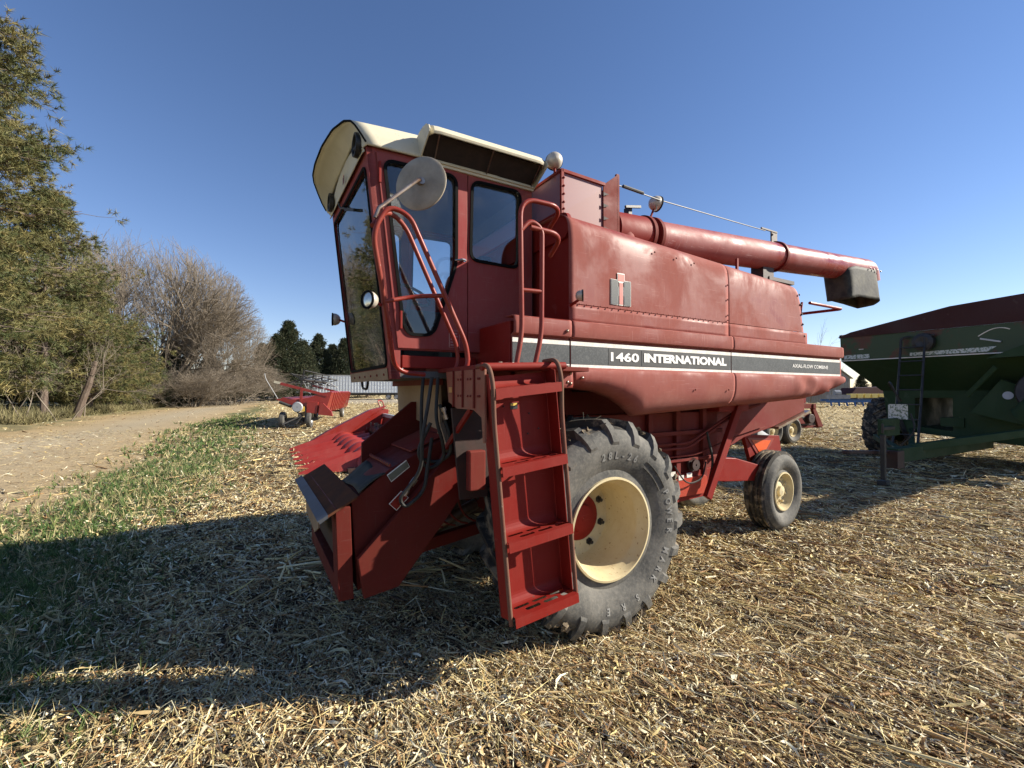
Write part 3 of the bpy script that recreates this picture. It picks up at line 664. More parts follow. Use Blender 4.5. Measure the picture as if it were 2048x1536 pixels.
# ---------------- feeder house
fs = [(-1.62, 1.0), (-1.385, 1.185), (-1.20, 1.275), (-0.70, 1.50), (-0.55, 1.30), (-0.80, 0.98), (-1.10, 0.72), (-1.35, 0.47), (-1.58, 0.43)]
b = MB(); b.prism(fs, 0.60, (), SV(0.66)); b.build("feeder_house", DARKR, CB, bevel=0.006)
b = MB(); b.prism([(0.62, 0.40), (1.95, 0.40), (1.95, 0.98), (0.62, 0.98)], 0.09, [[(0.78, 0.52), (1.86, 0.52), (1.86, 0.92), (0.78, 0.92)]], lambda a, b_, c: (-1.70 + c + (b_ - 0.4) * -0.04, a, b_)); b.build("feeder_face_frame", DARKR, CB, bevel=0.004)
b = MB(); b.box((-1.66, 0.78, 0.55), (-1.56, 1.86, 0.95)); b.build("feeder_mouth", DKINT, CB)
b = MB(); b.prism([(-1.80, 0.915), (-1.60, 1.03), (-1.59, 1.05), (-1.815, 0.925)], 1.45, (), SV(0.60)); b.build("feeder_lip_plate", RUST, CB, bevel=0.002)
b = MB(); b.prism([(-1.815, 0.905), (-1.77, 0.935), (-1.77, 0.955), (-1.83, 0.925)], 1.50, (), SV(0.59)); b.build("feeder_lip_edge", mat("dark_steel", (0.10, 0.11, 0.13), 0.45, 0.5, (0.05, 0.04, 0.04), 8, 0.6), CB)
b = MB(); b.prism([(1.10, 0.88), (1.10, 0.74), (1.30, 0.66), (1.85, 0.70), (1.85, 0.90)], 0.01, (), FU(-1.76)); b.build("torn_canvas_flap", TAN, CB)
b = MB(); b.grid(lambda s, t: (-1.58 + 0.17 * s, 0.64 + 0.55 * t, 1.035 + 0.13 * s + 0.015 * math.sin(5 * t + 3 * s) + 0.02 * (1 - s)), 6, 10); b.build("rubber_flap", FLAP, CB, smooth=True, solid=0.008)
b = MB(); b.prism([(-1.375, 1.202), (-1.365, 1.207), (-1.365, 1.225), (-1.375, 1.220)], 0.58, (), SV(0.67)); b.prism([(-1.215, 1.285), (-0.98, 1.385), (-0.98, 1.395), (-1.215, 1.295)], 0.5, (), SV(0.71)); b.build("feeder_top_hatch", REDD, CB, each=True)
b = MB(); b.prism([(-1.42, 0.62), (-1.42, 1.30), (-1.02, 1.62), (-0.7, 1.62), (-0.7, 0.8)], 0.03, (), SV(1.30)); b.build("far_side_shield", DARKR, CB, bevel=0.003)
bolts([(-1.37, 0.70 + 0.06 * k, 1.215) for k in range(9)], 0.009, (-0.4, 0, 0.9), "hatch_bolts", BLACK, CB)
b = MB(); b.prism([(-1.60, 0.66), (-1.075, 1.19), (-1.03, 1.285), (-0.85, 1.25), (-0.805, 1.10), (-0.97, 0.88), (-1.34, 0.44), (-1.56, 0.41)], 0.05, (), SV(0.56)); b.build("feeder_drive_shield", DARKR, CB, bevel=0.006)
def decal(pts, v, m=WHITE, name="warning_decal", par=CB):
    o = MB(); o.prism(pts, 0.002, (), SV(v)); return o.build(name, m, par)
dq = [(-1.41, 0.985), (-1.33, 1.06), (-1.28, 1.01), (-1.36, 0.935)]
o = decal(dq, 0.553); decal(shrink(dq, 0.006), 0.5505, RED, "decal_print", o)
dq = [(-1.43, 0.975), (-1.36, 0.905), (-1.32, 0.93), (-1.395, 1.0)]
dq2 = [(-1.40, 1.155), (-1.27, 1.245), (-1.245, 1.195), (-1.37, 1.105)]
o = decal(dq2, 0.641); decal(shrink(dq2, 0.007), 0.6385, mat("decal_olive", (0.12, 0.12, 0.08), 0.5, 0, (0.2, 0.19, 0.14), 20, 0.5), "decal_print", o)
# plywood-coloured panel and drip tray under the cab
b = MB(); b.prism([(0.80, 1.78), (1.86, 1.80), (1.82, 1.52), (0.76, 1.42)], 0.02, (), FU(-0.98)); b.build("cab_base_panel", TAN, CB)
b = MB(); b.box((-1.00, 0.76, 1.755), (-0.96, 1.95, 1.80)); b.build("cab_base_rail", REDD, CB)
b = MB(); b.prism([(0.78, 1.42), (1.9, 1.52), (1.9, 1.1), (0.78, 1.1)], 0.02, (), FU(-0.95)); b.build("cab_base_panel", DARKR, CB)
b = MB(); b.beam((-0.99, 0.75, 1.19), (-0.99, 1.9, 1.30), 0.05, 0.07); b.beam((-0.99, 0.6, 1.30), (-0.97, 0.78, 1.44), 0.03, 0.1); b.build("cross_angle", TAN, CB)

# ---------------- platform and its skirt
b = MB(); b.box((-1.06, -0.10, 1.835), (-0.30, 0.60, 1.862)); b.build("platform_deck", REDD, CB, bevel=0.003)
b = MB(); b.tube([(-1.08, -0.105, 1.845), (-0.50, -0.105, 1.868)], 0.022, 10); b.build("platform_edge_tube", RED, CB, smooth=True)
b = MB(); b.prism([(0.56, 1.835), (0.44, 1.835), (0.40, 1.64), (0.26, 1.60), (0.02, 1.60), (-0.08, 1.56), (-0.10, 1.42), (-0.12, 1.42), (-0.12, 1.835)][::-1], 0.012, (), FU(-1.065)); b.build("platform_skirt", mat("skirt_paint", (0.26, 0.055, 0.03), 0.55, 0, (0.25, 0.15, 0.09), 5, 0.6, 0.0008), CB)
b = MB()
for v in (0.30, 0.16, 0.0): b.box((-1.075, v, 1.61), (-1.066, v + 0.014, 1.835))
b.build("skirt_rib", REDD, CB, each=True)
bolts([(-1.066, v, z) for v in (0.24, 0.20, 0.10, 0.06, -0.04, -0.06) for z in (1.78, 1.68)], 0.008, (-1, 0, 0), "skirt_bolts", REDD, CB)
b = MB(); b.box((-1.072, 0.33, 1.70), (-1.066, 0.38, 1.735)); b.build("amber_reflector", mat("amber_plastic", (0.6, 0.3, 0.1), 0.3, 0, (0.5, 0.25, 0.1), 20, 0.4), CB)
b = MB(); b.prism([(-1.06, 1.60), (-0.30, 1.60), (-0.30, 1.53), (-0.74, 1.35), (-0.80, 1.00), (-1.00, 1.00)], 0.02, (), SV(0.36)); b.build("shade_panel", DKINT, CB, bevel=0.003)  # dark panel added to keep sun off the feeder side, not a known part
MB().box((-0.96, 0.30, 1.06), (-0.84, 0.36, 1.32)).build("filter_box", REDD, CB, bevel=0.01)
b = MB(); b.beam((-1.02, 0.15, 1.60), (-1.02, 0.55, 1.32), 0.02, 0.03); b.build("platform_strut", RED, CB)
b = MB()
for k in range(9):
    b.tube([(-0.95 + 0.07 * k, -0.095 + 0.05 * (k % 3), 1.862), (-0.95 + 0.07 * k, -0.095 + 0.05 * (k % 3), 1.878)], 0.012, 6)
b.build("deck_studs", STEEL, CB, smooth=True, kind="stuff")

# ---------------- ladder (hangs slightly askew)
LB = bpy.data.objects.new("ladder", None); COL.objects.link(LB); LB.parent = CB
ca, sa = math.cos(R(5.6)), math.sin(R(5.6))
LO = Vector((-1.062, -0.055, 1.845))
def lad(x, y, s): return LO + Vector((x * ca + s * sa, y, x * sa - s * ca))     # x across, y outwards is negative, s down
LW = 0.45; LL = 1.43
FM = lambda y0: (lambda a, b_, c: lad(a, y0 + c, b_))
b = MB(); b.prism([(0.03, 0.06), (LW - 0.03, 0.06), (LW - 0.03, LL), (0.03, LL)], 0.004, (), FM(0.0)); b.build("back_plate", RED, LB)
b = MB()
for x in (0.0, LW):
    s_ = 1 if x == 0 else -1
    b.prism([(0, 0.03), (0.03 * s_, 0.03), (0.03 * s_, LL + 0.02), (0, LL + 0.02)] if s_ > 0 else [(0.03 * s_, 0.03), (0, 0.03), (0, LL + 0.02), (0.03 * s_, LL + 0.02)], 0.005, (), lambda a, b_, c, x=x: lad(x + a, 0.002 + c, b_))
    b.prism([(0.0, 0.03), (-0.10, 0.05), (-0.10, LL), (0.0, LL + 0.02)], 0.005, (), lambda a, b_, c, x=x, s_=s_: lad(x + c * s_, a, b_))
b.build("side_channel", RED, LB)
for k, s in enumerate((0.125, 0.555, 0.975, 1.395)):
    st = MB(); slots = []
    for r_, yy in enumerate((-0.055, -0.105)):
        for q in range(3):
            x0 = 0.055 + q * 0.125 + 0.05 * (r_ % 2); slots.append(rpoly([(x0, yy - 0.016), (x0 + 0.10, yy - 0.016), (x0 + 0.10, yy + 0.016), (x0, yy + 0.016)], 0.015, 3))
    st.prism([(0.008, -0.155), (LW - 0.008, -0.155), (LW - 0.008, 0.0), (0.008, 0.0)], 0.004, slots, lambda a, b_, c, s=s: lad(a, b_, s + c))
    st.prism([(0.004, s), (LW - 0.004, s), (LW - 0.004, s + 0.055), (0.004, s + 0.055)], 0.004, (), lambda a, b_, c: lad(a, -0.159 + c, b_))
    st.grid(lambda p, t, s=s: lad(0.03 + (LW - 0.06) * p, -0.05 * (1 - math.cos(t * math.pi / 2)), s - 0.06 + 0.06 * math.sin(t * math.pi / 2)), 2, 6)
    st.build("step", RED, LB, bevel=0.0012)
b = MB()
for x, s_ in ((-0.005, 1), (LW + 0.005, -1)):
    b = MB(); b.tube(fillet([lad(x, 0.02, -0.005), lad(x, -0.12, -0.01), lad(x, -0.15, 0.10), lad(x, -0.125, 0.3), lad(x, -0.12, LL + 0.015)], 0.07), 0.0135, 10)
    b.build("ladder_rail", paint("rail_worn_paint", (0.16, 0.04, 0.025), (0.15, 0.11, 0.075), 0.8, 0.30, chip=(0.35, 0.3, 0.24)), LB, smooth=True)
o = MB(); o.prism([(0.175, 0.225), (0.225, 0.225), (0.225, 0.262), (0.175, 0.262)], 0.002, (), FM(-0.003)); o = o.build("caution_sticker", BLACK, LB)
o2 = MB(); o2.prism([(0.178, 0.228), (0.222, 0.228), (0.222, 0.242), (0.178, 0.242)], 0.001, (), FM(-0.0045)); o2.build("sticker_print", YEL, LB)
bolts([lad(x, -0.003, s) for x, s in ((0.05, 0.25), (0.13, 0.24), (0.04, 0.36), (0.30, 0.30), (0.36, 0.4), (0.28, 0.42))], 0.006, (0, -1, 0), "ladder_bolts", BLACK, LB)

# ---------------- cab
def fp(v, z, off=0.0): return (-1.383 - (z - 1.79) * 0.1152 + off, v, z)          # windshield plane, leans forward
FP = lambda off: (lambda a, b_, c: fp(a, b_, off + c))
side_out = [(-1.383, 1.79), (-1.557, 3.30), (-0.29, 3.325), (-0.29, 1.985), (-1.325, 1.985), (-1.325, 1.79)]
door_out = [(-1.345, 1.995), (-1.492, 3.262), (-0.845, 3.285), (-0.845, 1.995)]
door_hole = [(-1.448, 3.222), (-0.928, 3.235), (-0.927, 2.606), (-1.10, 2.085), (-1.277, 2.085), (-1.318, 2.16)]
rear_hole = [(-0.812, 3.235), (-0.395, 3.245), (-0.408, 2.645), (-0.825, 2.650)]
CABIN = paint("cab_paint", (0.25, 0.03, 0.025), (0.26, 0.11, 0.10), 0.5, 0.42, scr=0.2, chip_amt=0.4)
def framed_window(parent, hole, fnf, gm, off_frame=-0.003, seal=0.015, par_name="window"):
    h = rpoly(hole, 0.075, 6); inner = shrink(h, seal); outer = shrink(h, -0.006)
    s = MB(); s.prism(outer, -0.009, [inner], fnf(off_frame)); so = s.build("window_seal", SEAL, parent)
    g = MB(); g.prism(h, 0.005, (), fnf(0.012)); g.build("window_glass", gm, parent)
    return h
for mirror in (False, True):
    vv = (lambda v: 2 * VC - v) if mirror else (lambda v: v)
    sg = -1 if mirror else 1
    FN = lambda off, vv=vv, sg=sg: (lambda a, b_, c: (a, vv(0.60) + sg * (off + c), b_))
    o = MB(); o.prism(side_out, 0.045, [rpoly([(-1.33, 2.03), (-1.47, 3.24), (-0.86, 3.262), (-0.86, 2.03)], 0.05), rpoly([(-0.835, 3.26), (-0.37, 3.27), (-0.38, 2.62), (-0.845, 2.62)], 0.06)], FN(0.0))
    o.build("cab_side_frame", CABIN, CB, bevel=0.003)
    h = rpoly(door_hole, 0.085, 6)
    d = MB(); d.prism(door_out, 0.012, [h], FN(-0.013)); d = d.build("door", CABIN, CB, bevel=0.002)
    framed_window(d, door_hole, lambda off, FN=FN: FN(off - 0.013), GLASS)
    h2 = rpoly(rear_hole, 0.07, 6)
    q = MB(); q.prism([(-0.838, 1.99), (-0.838, 3.286), (-0.29, 3.30), (-0.29, 1.99)], 0.010, [h2], FN(-0.011)); q = q.build("rear_side_panel", CABIN, CB, bevel=0.002)
    framed_window(q, rear_hole, lambda off, FN=FN: FN(off - 0.011), GLASS)
    if not mirror:
        b = MB(); b.tube([(-0.945, 0.575, 2.63), (-0.90, 0.548, 2.635), (-0.872, 0.55, 2.63)], [0.006, 0.010, 0.008], 8); b.tube([(-0.885, 0.585, 2.632), (-0.885, 0.545, 2.632)], 0.012, 8); b.build("door_handle", CHROME, d, smooth=True)
        b = MB(); b.box((-1.478, 0.572, 3.06), (-1.462, 0.586, 3.20)); b.box((-1.335, 0.572, 2.12), (-1.32, 0.586, 2.24)); b.build("door_hinge", RED, d, bevel=0.003, each=True)
        dq = [(-0.985, 2.015), (-0.985, 2.135), (-0.905, 2.135), (-0.905, 2.015)]
        o = decal(dq, 0.583, mat("decal_pink", (0.5, 0.3, 0.27), 0.5, 0, (0.4, 0.2, 0.17), 20, 0.5)); decal(shrink(dq, 0.004), 0.5815, CABIN, "decal_print", o)
        for r_ in range(5): side = MB(); side.prism([(-0.975, 2.03 + r_ * 0.02), (-0.92 - 0.006 * (r_ % 3), 2.03 + r_ * 0.02), (-0.92 - 0.006 * (r_ % 3), 2.036 + r_ * 0.02), (-0.975, 2.036 + r_ * 0.02)], 0.001, (), SV(0.580)); side.build("decal_line", MATS["decal_pink"], o)
VL, VR = 0.60, 2 * VC - 0.60
# windshield wall
wsh = [(VL + 0.055, 1.875), (VR - 0.055, 1.875), (VR - 0.055, 3.185), (VL + 0.055, 3.185)]
b = MB(); b.prism([(VL, 1.79), (VR, 1.79), (VR, 3.30), (VL, 3.30)], 0.04, [rpoly(wsh, 0.06, 6)], FP(0.0)); wf = b.build("windshield_frame", CABIN, CB, bevel=0.003)
h = rpoly(wsh, 0.06, 6)
s = MB(); s.prism(shrink(h, -0.006), -0.008, [shrink(h, 0.015)], FP(-0.002)); s.build("windshield_seal", SEAL, CB)
g = MB(); g.prism(h, 0.005, (), FP(0.010)); g.build("windshield_glass", WSGL, CB)
b = MB(); b.prism([(VL + 0.06, 1.785), (VR - 0.03, 1.785), (VR - 0.03, 1.862), (VL + 0.06, 1.862)], 0.004, (), FP(-0.008)); b.build("windshield_sill", TAN, CB)
bolts([fp(v, 1.822, -0.008) for v in (0.74, 0.93, 1.12, 1.31, 1.50, 1.70)], 0.010, (-1, 0, 0), "sill_bolts", REDD, CB)
b = MB(); b.tube(fillet([(-1.37, 1.55, 1.80), (-1.37, 1.52, 1.735), (-1.37, 1.36, 1.72), (-1.37, 1.32, 1.80)], 0.06), 0.010, 8); b.build("wiring_loop", HOSE, CB, smooth=True)
b = MB(); b.tube([fp(1.50, 3.24, -0.02), fp(1.42, 3.17, -0.03), fp(1.15, 3.07, -0.02)], [0.009, 0.008, 0.006], 7); b.beam(fp(1.30, 3.12, -0.02), fp(1.02, 3.02, -0.018), 0.012, 0.022); b.build("windshield_wiper", BLACK, CB)
# rear wall, floor, interior
b = MB(); b.prism([(VL, 1.8), (VR, 1.8), (VR, 3.3), (VL, 3.3)], 0.03, [rpoly([(VL + 0.2, 2.75), (VR - 0.2, 2.75), (VR - 0.2, 3.15), (VL + 0.2, 3.15)], 0.06)], FU(-0.31)); b.build("cab_rear_wall", LINER, CB)
MB().box((-1.36, VL + 0.02, 1.80), (-0.30, VR - 0.02, 1.845)).build("cab_floor", LINER, CB)
MB().box((-1.52, VL + 0.02, 3.285), (-0.30, VR - 0.02, 3.31)).build("cab_headliner", LINER, CB)
b = MB(); b.box((-0.80, 1.02, 2.18), (-0.42, 1.50, 2.30)); b.box((-0.52, 1.03, 2.30), (-0.40, 1.49, 2.86)); b.box((-0.75, 1.1, 1.95), (-0.45, 1.42, 2.18)); b.build("driver_seat", SEATM, CB, bevel=0.03)
b = MB(); b.tube([(-1.14, VC, 1.90), (-1.05, VC, 2.48)], 0.018, 10)
b.tube([Vector((-1.04, VC, 2.50)) + Vector((-0.03, 0, 0)) * 0 + Vector((0.16 * math.sin(a) * 0.9, 0.17 * math.cos(a), 0.16 * math.sin(a) * -0.42)) for a in np.linspace(0, 2 * math.pi, 25)], 0.012, 7); b.build("steering_wheel", SEATM, CB, smooth=True)
MB().box((-1.31, 0.615, 1.865), (-0.76, 0.66, 1.95)).build("cab_mount_beam", RED, CB, bevel=0.005)
b = MB(); b.box((-1.1, 1.62, 1.95), (-0.4, 1.84, 2.45)); b.build("cab_console", LINER, CB, bevel=0.02)

# ---------------- roof
edge = [(0.575, -1.545, 3.285), (0.60, -1.585, 3.36), (0.635, -1.612, 3.42), (0.68, -1.63, 3.465), (0.76, -1.66, 3.497), (0.93, -1.705, 3.51), (1.2, -1.735, 3.515), (1.5, -1.745, 3.515), (1.68, -1.74, 3.50), (1.77, -1.72, 3.475), (1.84, -1.68, 3.42), (1.89, -1.64, 3.36), (1.935, -1.59, 3.30)]
E_ = [Vector((p[1], p[0], p[2])) for p in edge]
ne = len(E_) - 1
def edge_at(t):
    i = t * ne; k = min(int(i), ne - 1); w = i - k; return E_[k] * (1 - w) + E_[k + 1] * w
def roof_f(s, t):
    p = edge_at(t); u1 = -0.27; u = p.x + (u1 - p.x) * s
    return (u, p.y, p.z + 0.03 * math.sin(math.pi * min(1, s * 1.2)) * math.sin(math.pi * t) + (0.03 * s if 0.04 < t < 0.96 else 0.03 * s))
b = MB(); b.grid(roof_f, 16, 48); b.build("roof_shell", CREAM, CB, smooth=True, solid=0.012)
# front fascia, set back under the visor
def fas(s, t):
    p = edge_at(t); q = Vector((-1.575, 0.61 + (p.y - 0.575) * (1.30 / 1.36), max(3.27, 3.27 + (p.z - 3.29) * 0.72)))
    w = s ** 0.6; r = p.lerp(q, w); r.z = p.z * (1 - s) + q.z * s; return tuple(r)
b = MB(); b.grid(fas, 8, 48); b.build("visor_lining", CREAM, CB, smooth=True, solid=0.006)
def fas2(s, t):
    y = 0.61 + 1.30 * t; p = edge_at(t); top = max(3.27, 3.27 + (p.z - 3.29) * 0.72); return (-1.575 + 0.012 * math.sin(s * 3), y, 3.245 + (top - 3.245) * s)
b = MB(); b.grid(fas2, 6, 40); b.build("roof_fascia", CREAM, CB, smooth=True, solid=0.006)
b = MB()
b.tube([tuple(edge_at(t) + Vector((-0.004, 0, 0))) for t in np.linspace(0.02, 0.98, 60)], 0.007, 6); b.build("visor_edge_trim", SEAL, CB, smooth=True)
for vc, zc in ((0.70, 3.325), (1.76, 3.33)):
    b = MB(); b.lathe([(0, 0.078), (-0.03, 0.076), (-0.03, 0.062), (0.0, 0.055), (-0.002, 0.001)], (-1.580, vc, zc), (1, 0, 0.0), 24)
    o = b.build("roof_work_lamp", BLACK, CB, smooth=True)
    b = MB(); b.tube([(-1.585, vc, zc), (-1.60, vc + 0.03, zc - 0.02)], 0.012, 8); b.build("lamp_bracket", BLACK, o, smooth=True)
emblem(1.17, 3.27, 0.07, -1.584, axis="front")
# side awning with dark vent underneath
prof = [(0.66, 3.44), (0.60, 3.463), (0.52, 3.470), (0.45, 3.458), (0.405, 3.430), (0.385, 3.395), (0.392, 3.380)]
for mirror in (False, True):
    b = MB(); mv = (lambda v: 2 * VC - v) if mirror else (lambda v: v)
    def aw(s, t):
        i = t * 6; k = min(int(i), 5); w = i - k; v = prof[k][0] * (1 - w) + prof[k + 1][0] * w; z = prof[k][1] * (1 - w) + prof[k + 1][1] * w
        u = -1.205 + 0.93 * s; k2 = max(0, 1 - s / 0.06); k3 = max(0, (s - 0.94) / 0.06)
        v2 = v + (0.66 - v) * 0.10 * (k2 ** 2 + k3 ** 2) * 3 * (1 if t > .3 else 0); return (u, mv(v2), z + 0.01 * s)
    b.grid(aw, 24, 18); aw_o = b.build("side_awning", CREAM, CB, smooth=True, solid=0.010)
    b = MB()
    for u in (-1.205, -0.285):
        b.prism([(p[0], p[1] + 0.002) for p in prof] + [(0.59, 3.275), (0.66, 3.30)], 0.008, (), lambda a, b_, c, u=u: (u + c, mv(a), b_))
    b.build("awning_end", CREAM, aw_o, each=True)
    b = MB(); b.prism([(0.425, 3.395), (0.585, 3.30), (0.60, 3.43)], 0.88, (), lambda a, b_, c: (-1.185 + c, mv(a), b_)); b.build("awning_vent", mat("vent_foam", (0.02, 0.014, 0.012), 0.9, 0, (0.05, 0.03, 0.025), 20, 0.6), aw_o)
    b = MB()
    for u in (-1.13, -0.73, -0.34): b.beam((u, mv(0.40), 3.387), (u + 0.03, mv(0.585), 3.285), 0.008, 0.006)
    b.build("awning_brace", STEEL, aw_o, each=True)
    b = MB(); b.box((-1.20, mv(0.572), 3.268), (-0.285, mv(0.60), 3.312)); b.box((-1.20, mv(0.560), 3.285), (-0.285, mv(0.575), 3.294)); b.build("drip_rail", CREAM, CB, bevel=0.003)

# ---------------- handrails
RAIL = paint("rail_worn_paint2", (0.22, 0.018, 0.011), (0.26, 0.10, 0.07), 0.4, 0.25, chip=(0.4, 0.36, 0.3))
def rail(pts, r=0.0148, name="handrail", rr=0.12, par=CB):
    b = MB(); b.tube(fillet(pts, rr, 7), r, 12); return b.build(name, RAIL, par, smooth=True)
r1 = rail([(-1.22, 0.42, 1.815), (-1.42, 0.40, 1.83), (-1.50, 0.33, 2.24), (-1.605, 0.20, 2.60), (-1.52, 0.19, 2.76), (-1.395, 0.19, 2.73), (-1.035, 0.19, 2.00), (-1.02, 0.19, 1.88), (-1.06, 0.19, 1.80)])
rail([(-1.60, 0.22, 2.64), (-1.50, 0.30, 2.78), (-1.36, 0.40, 2.75), (-1.0, 0.42, 2.02), (-0.985, 0.42, 1.90), (-1.03, 0.42, 1.81)])
rail([(-1.505, 0.32, 2.24), (-1.30, 0.36, 2.30), (-1.17, 0.21, 2.29)], 0.013)
rail([(-0.84, -0.085, 1.862), (-0.80, -0.085, 2.05), (-0.812, -0.085, 2.86), (-0.50, -0.085, 2.865), (-0.46, 0.12, 2.80)])
rail([(-0.71, -0.085, 1.862), (-0.66, -0.085, 2.05), (-0.655, -0.085, 2.70), (-0.74, -0.085, 2.74), (-0.812, -0.085, 2.66)], name="handrail")
rail([(-0.74, -0.085, 2.695), (-0.50, -0.085, 2.69), (-0.45, 0.12, 2.62)], 0.0155)
rail([(-0.81, -0.085, 2.31), (-0.656, -0.085, 2.315)], 0.013)
# mirror
b = MB(); mx = Vector((-0.72, -0.69, 0.05)).normalized()
b.lathe([(0.004, 0.002), (0.004, 0.06), (0.002, 0.12), (-0.003, 0.160), (-0.008, 0.168), (-0.020, 0.166), (-0.016, 0.10), (-0.016, 0.002)], (-1.303, 0.28, 2.978), mx, 48)
mo = b.build("mirror", MIRB, CB, smooth=True)
b = MB(); b.lathe([(-0.0215, 0.157), (-0.0215, 0.002)], (-1.303, 0.28, 2.978), mx, 40); b.build("mirror_glass", CHROME, mo)
b = MB(); b.tube([(-1.303, 0.265, 2.985), (-1.33, 0.235, 2.97), (-1.57, 0.20, 2.74), (-1.59, 0.20, 2.68)], 0.011, 9); b.tube([(-1.303, 0.285, 2.98), (-1.303, 0.25, 2.98)], 0.022, 9); b.build("mirror_arm", STEEL, mo, smooth=True)

# ---------------- round work lamps
def work_lamp(c, facing, r, label=None, post=None):
    b = MB(); f = Vector(facing).normalized()
    b.lathe([(r * 0.35, r), (r * 0.30, r * 1.02), (-r * 0.15, r * 0.98), (-r * 0.55, r * 0.80), (-r * 0.85, r * 0.45), (-r * 0.92, 0.002)], c, f, 26)
    o = b.build("work_lamp", mat("lamp_cream_shell", (0.55, 0.50, 0.42), 0.4, 0.2, (0.4, 0.34, 0.26), 20, 0.6), CB, smooth=True, label=label)
    q = MB(); q.lathe([(r * 0.30, r * 1.08), (r * 0.48, r * 1.08), (r * 0.50, r * 0.86), (r * 0.30, r * 0.86)], c, f, 26, closed=True); q.build("lamp_ring", SEAL, o, smooth=True)
    q = MB(); q.lathe([(r * 0.36, r * 0.87), (r * 0.44, r * 0.45), (r * 0.46, 0.002)], c, f, 26); q.build("lamp_lens", LENS, o, smooth=True)
    if post:
        q = MB(); q.tube([Vector(p) for p in post], 0.010, 8); q.build("lamp_post", RED, o, smooth=True)
    return o
work_lamp((-1.592, 0.30, 2.235), (-0.85, -0.42, 0.0), 0.05, "work lamp in front of the near cab corner", [(-1.575, 0.30, 2.235), (-1.52, 0.34, 2.22)])
work_lamp((-1.507, 2.05, 2.37), (-0.95, 0.1, 0), 0.055, "work lamp on the far cab corner", [(-1.48, 2.04, 2.37), (-1.40, 1.90, 2.32)])
work_lamp((-0.262, 0.03, 2.355), (0.75, -0.65, 0.0), 0.038, "dark lamp at the front edge of the tank side", [(-0.27, 0.03, 2.33), (-0.28, 0.12, 2.30)])
work_lamp((-0.209, 0.40, 3.455), (0.45, 0.9, 0.1), 0.062, "lamp on a post above the grain tank corner", [(-0.209, 0.40, 3.40), (-0.205, 0.40, 3.30)])
work_lamp((0.994, 0.5, 3.42), (0.9, -0.1, -0.1), 0.066, "lamp on top of the unloading tube", [(0.97, 0.5, 3.36), (0.93, 0.5, 3.28)])
b = MB(); b.tube(fillet([(-0.19, 0.44, 3.50), (-0.14, 0.45, 3.46), (-0.12, 0.44, 3.38), (-0.10, 0.42, 3.34)], 0.04), 0.006, 6); b.tube(fillet([(0.96, 0.46, 3.38), (0.93, 0.43, 3.32), (0.88, 0.42, 3.30)], 0.03), 0.006, 6); b.build("lamp_wire", HOSE, CB, smooth=True, each=True)

# ---------------- tank extension screens
b = MB()
for (p, q) in (((-0.215, 0.30, 2.95), (-0.215, 0.30, 3.345)), ((-0.215, 2.2, 2.95), (-0.215, 2.2, 3.36)), ((1.9, 0.30, 2.80), (1.9, 0.30, 3.0)), ((-0.22, 0.30, 3.335), (-0.22, 2.22, 3.345)), ((-0.22, 0.30, 3.335), (0.20, 0.30, 3.325)), ((-0.22, 2.2, 3.335), (0.20, 2.2, 3.325)), ((-0.22, 0.30, 3.03), (-0.22, 2.22, 3.03))): b.beam(p, q, 0.022, 0.022)
b.build("screen_frame", RED, CB, each=True)
b = MB(); b.box((-0.205, 0.305, 2.93), (0.18, 0.310, 3.325)); b.box((-0.222, 0.31, 2.95), (-0.218, 2.2, 3.335)); b.box((-0.205, 2.19, 2.93), (0.18, 2.195, 3.325)); b.build("screen_panel", SCREEN, CB, each=True)
bolts([(-0.205, 0.288, z) for z in (3.28, 3.22, 3.16, 3.10, 3.05)], 0.009, (0, -1, 0), "screen_bolts", RED, CB)
b = MB()
for v in (0.295, 2.2):
    b.prism([(0.185, 2.93), (0.185, 3.32), (0.335, 3.435), (0.335, 2.90)], 0.012, (), SV(v)); b.beam((0.338, v + 0.01, 2.90), (0.338, v + 0.01, 3.44), 0.02, 0.03)
b.build("extension_wing", REDD, CB, each=True)
b = MB()
for z in (3.26, 3.17, 3.07, 2.99): b.add([(0.18, 0.29, z), (0.18, 0.29, z - 0.03), (0.23, 0.285, z - 0.012)], [(0, 1, 2)])
b.build("wing_gusset", DKINT, CB, solid=0.004, each=True)
b = MB(); b.box((0.20, 0.34, 2.90), (0.22, 2.2, 3.30)); b.build("tank_cover", REDD, CB)
b = MB(); b.box((-0.240, 0.345, 2.90), (-0.2365, 0.50, 2.94)); b.build("tank_caution_decal", YEL, CB)

# ---------------- unloading tube
A0 = Vector((0.42, 0.52, 3.07)); A1 = Vector((4.88, 0.50, 3.345)); ad = (A1 - A0).normalized()
AUG = paint("auger_paint", (0.27, 0.04, 0.035), (0.38, 0.20, 0.19), 0.6, 0.24, scr=0.6, chip_amt=0.4)
b = MB(); b.tube([A0 + ad * 0.55, A1 + ad * -0.05], 0.152, 40); at_ = b.build("unloading_tube", AUG, CB, smooth=True)
b = MB(); b.tube([A0 + ad * 0.02, A0 + ad * 0.40], 0.165, 36); b.tube([A0 + Vector((0.12, 0, -0.6)), A0 + Vector((0.12, 0, 0.0))], 0.16, 24); b.build("tube_elbow", RED, CB, smooth=True)
for s, r in ((0.40, 0.178), (0.50, 0.176), (2.48, 0.170)):
    b = MB(); b.tube([A0 + ad * s, A0 + ad * (s + 0.035)], r, 36); b.build("tube_collar", REDD, CB, smooth=True)
b = MB(); b.box((2.84, 0.49, 3.34), (2.95, 0.505, 3.50)); b.box((2.6, 0.46, 3.475), (2.9, 0.475, 3.49)); b.build("cable_anchor", DKINT, CB)
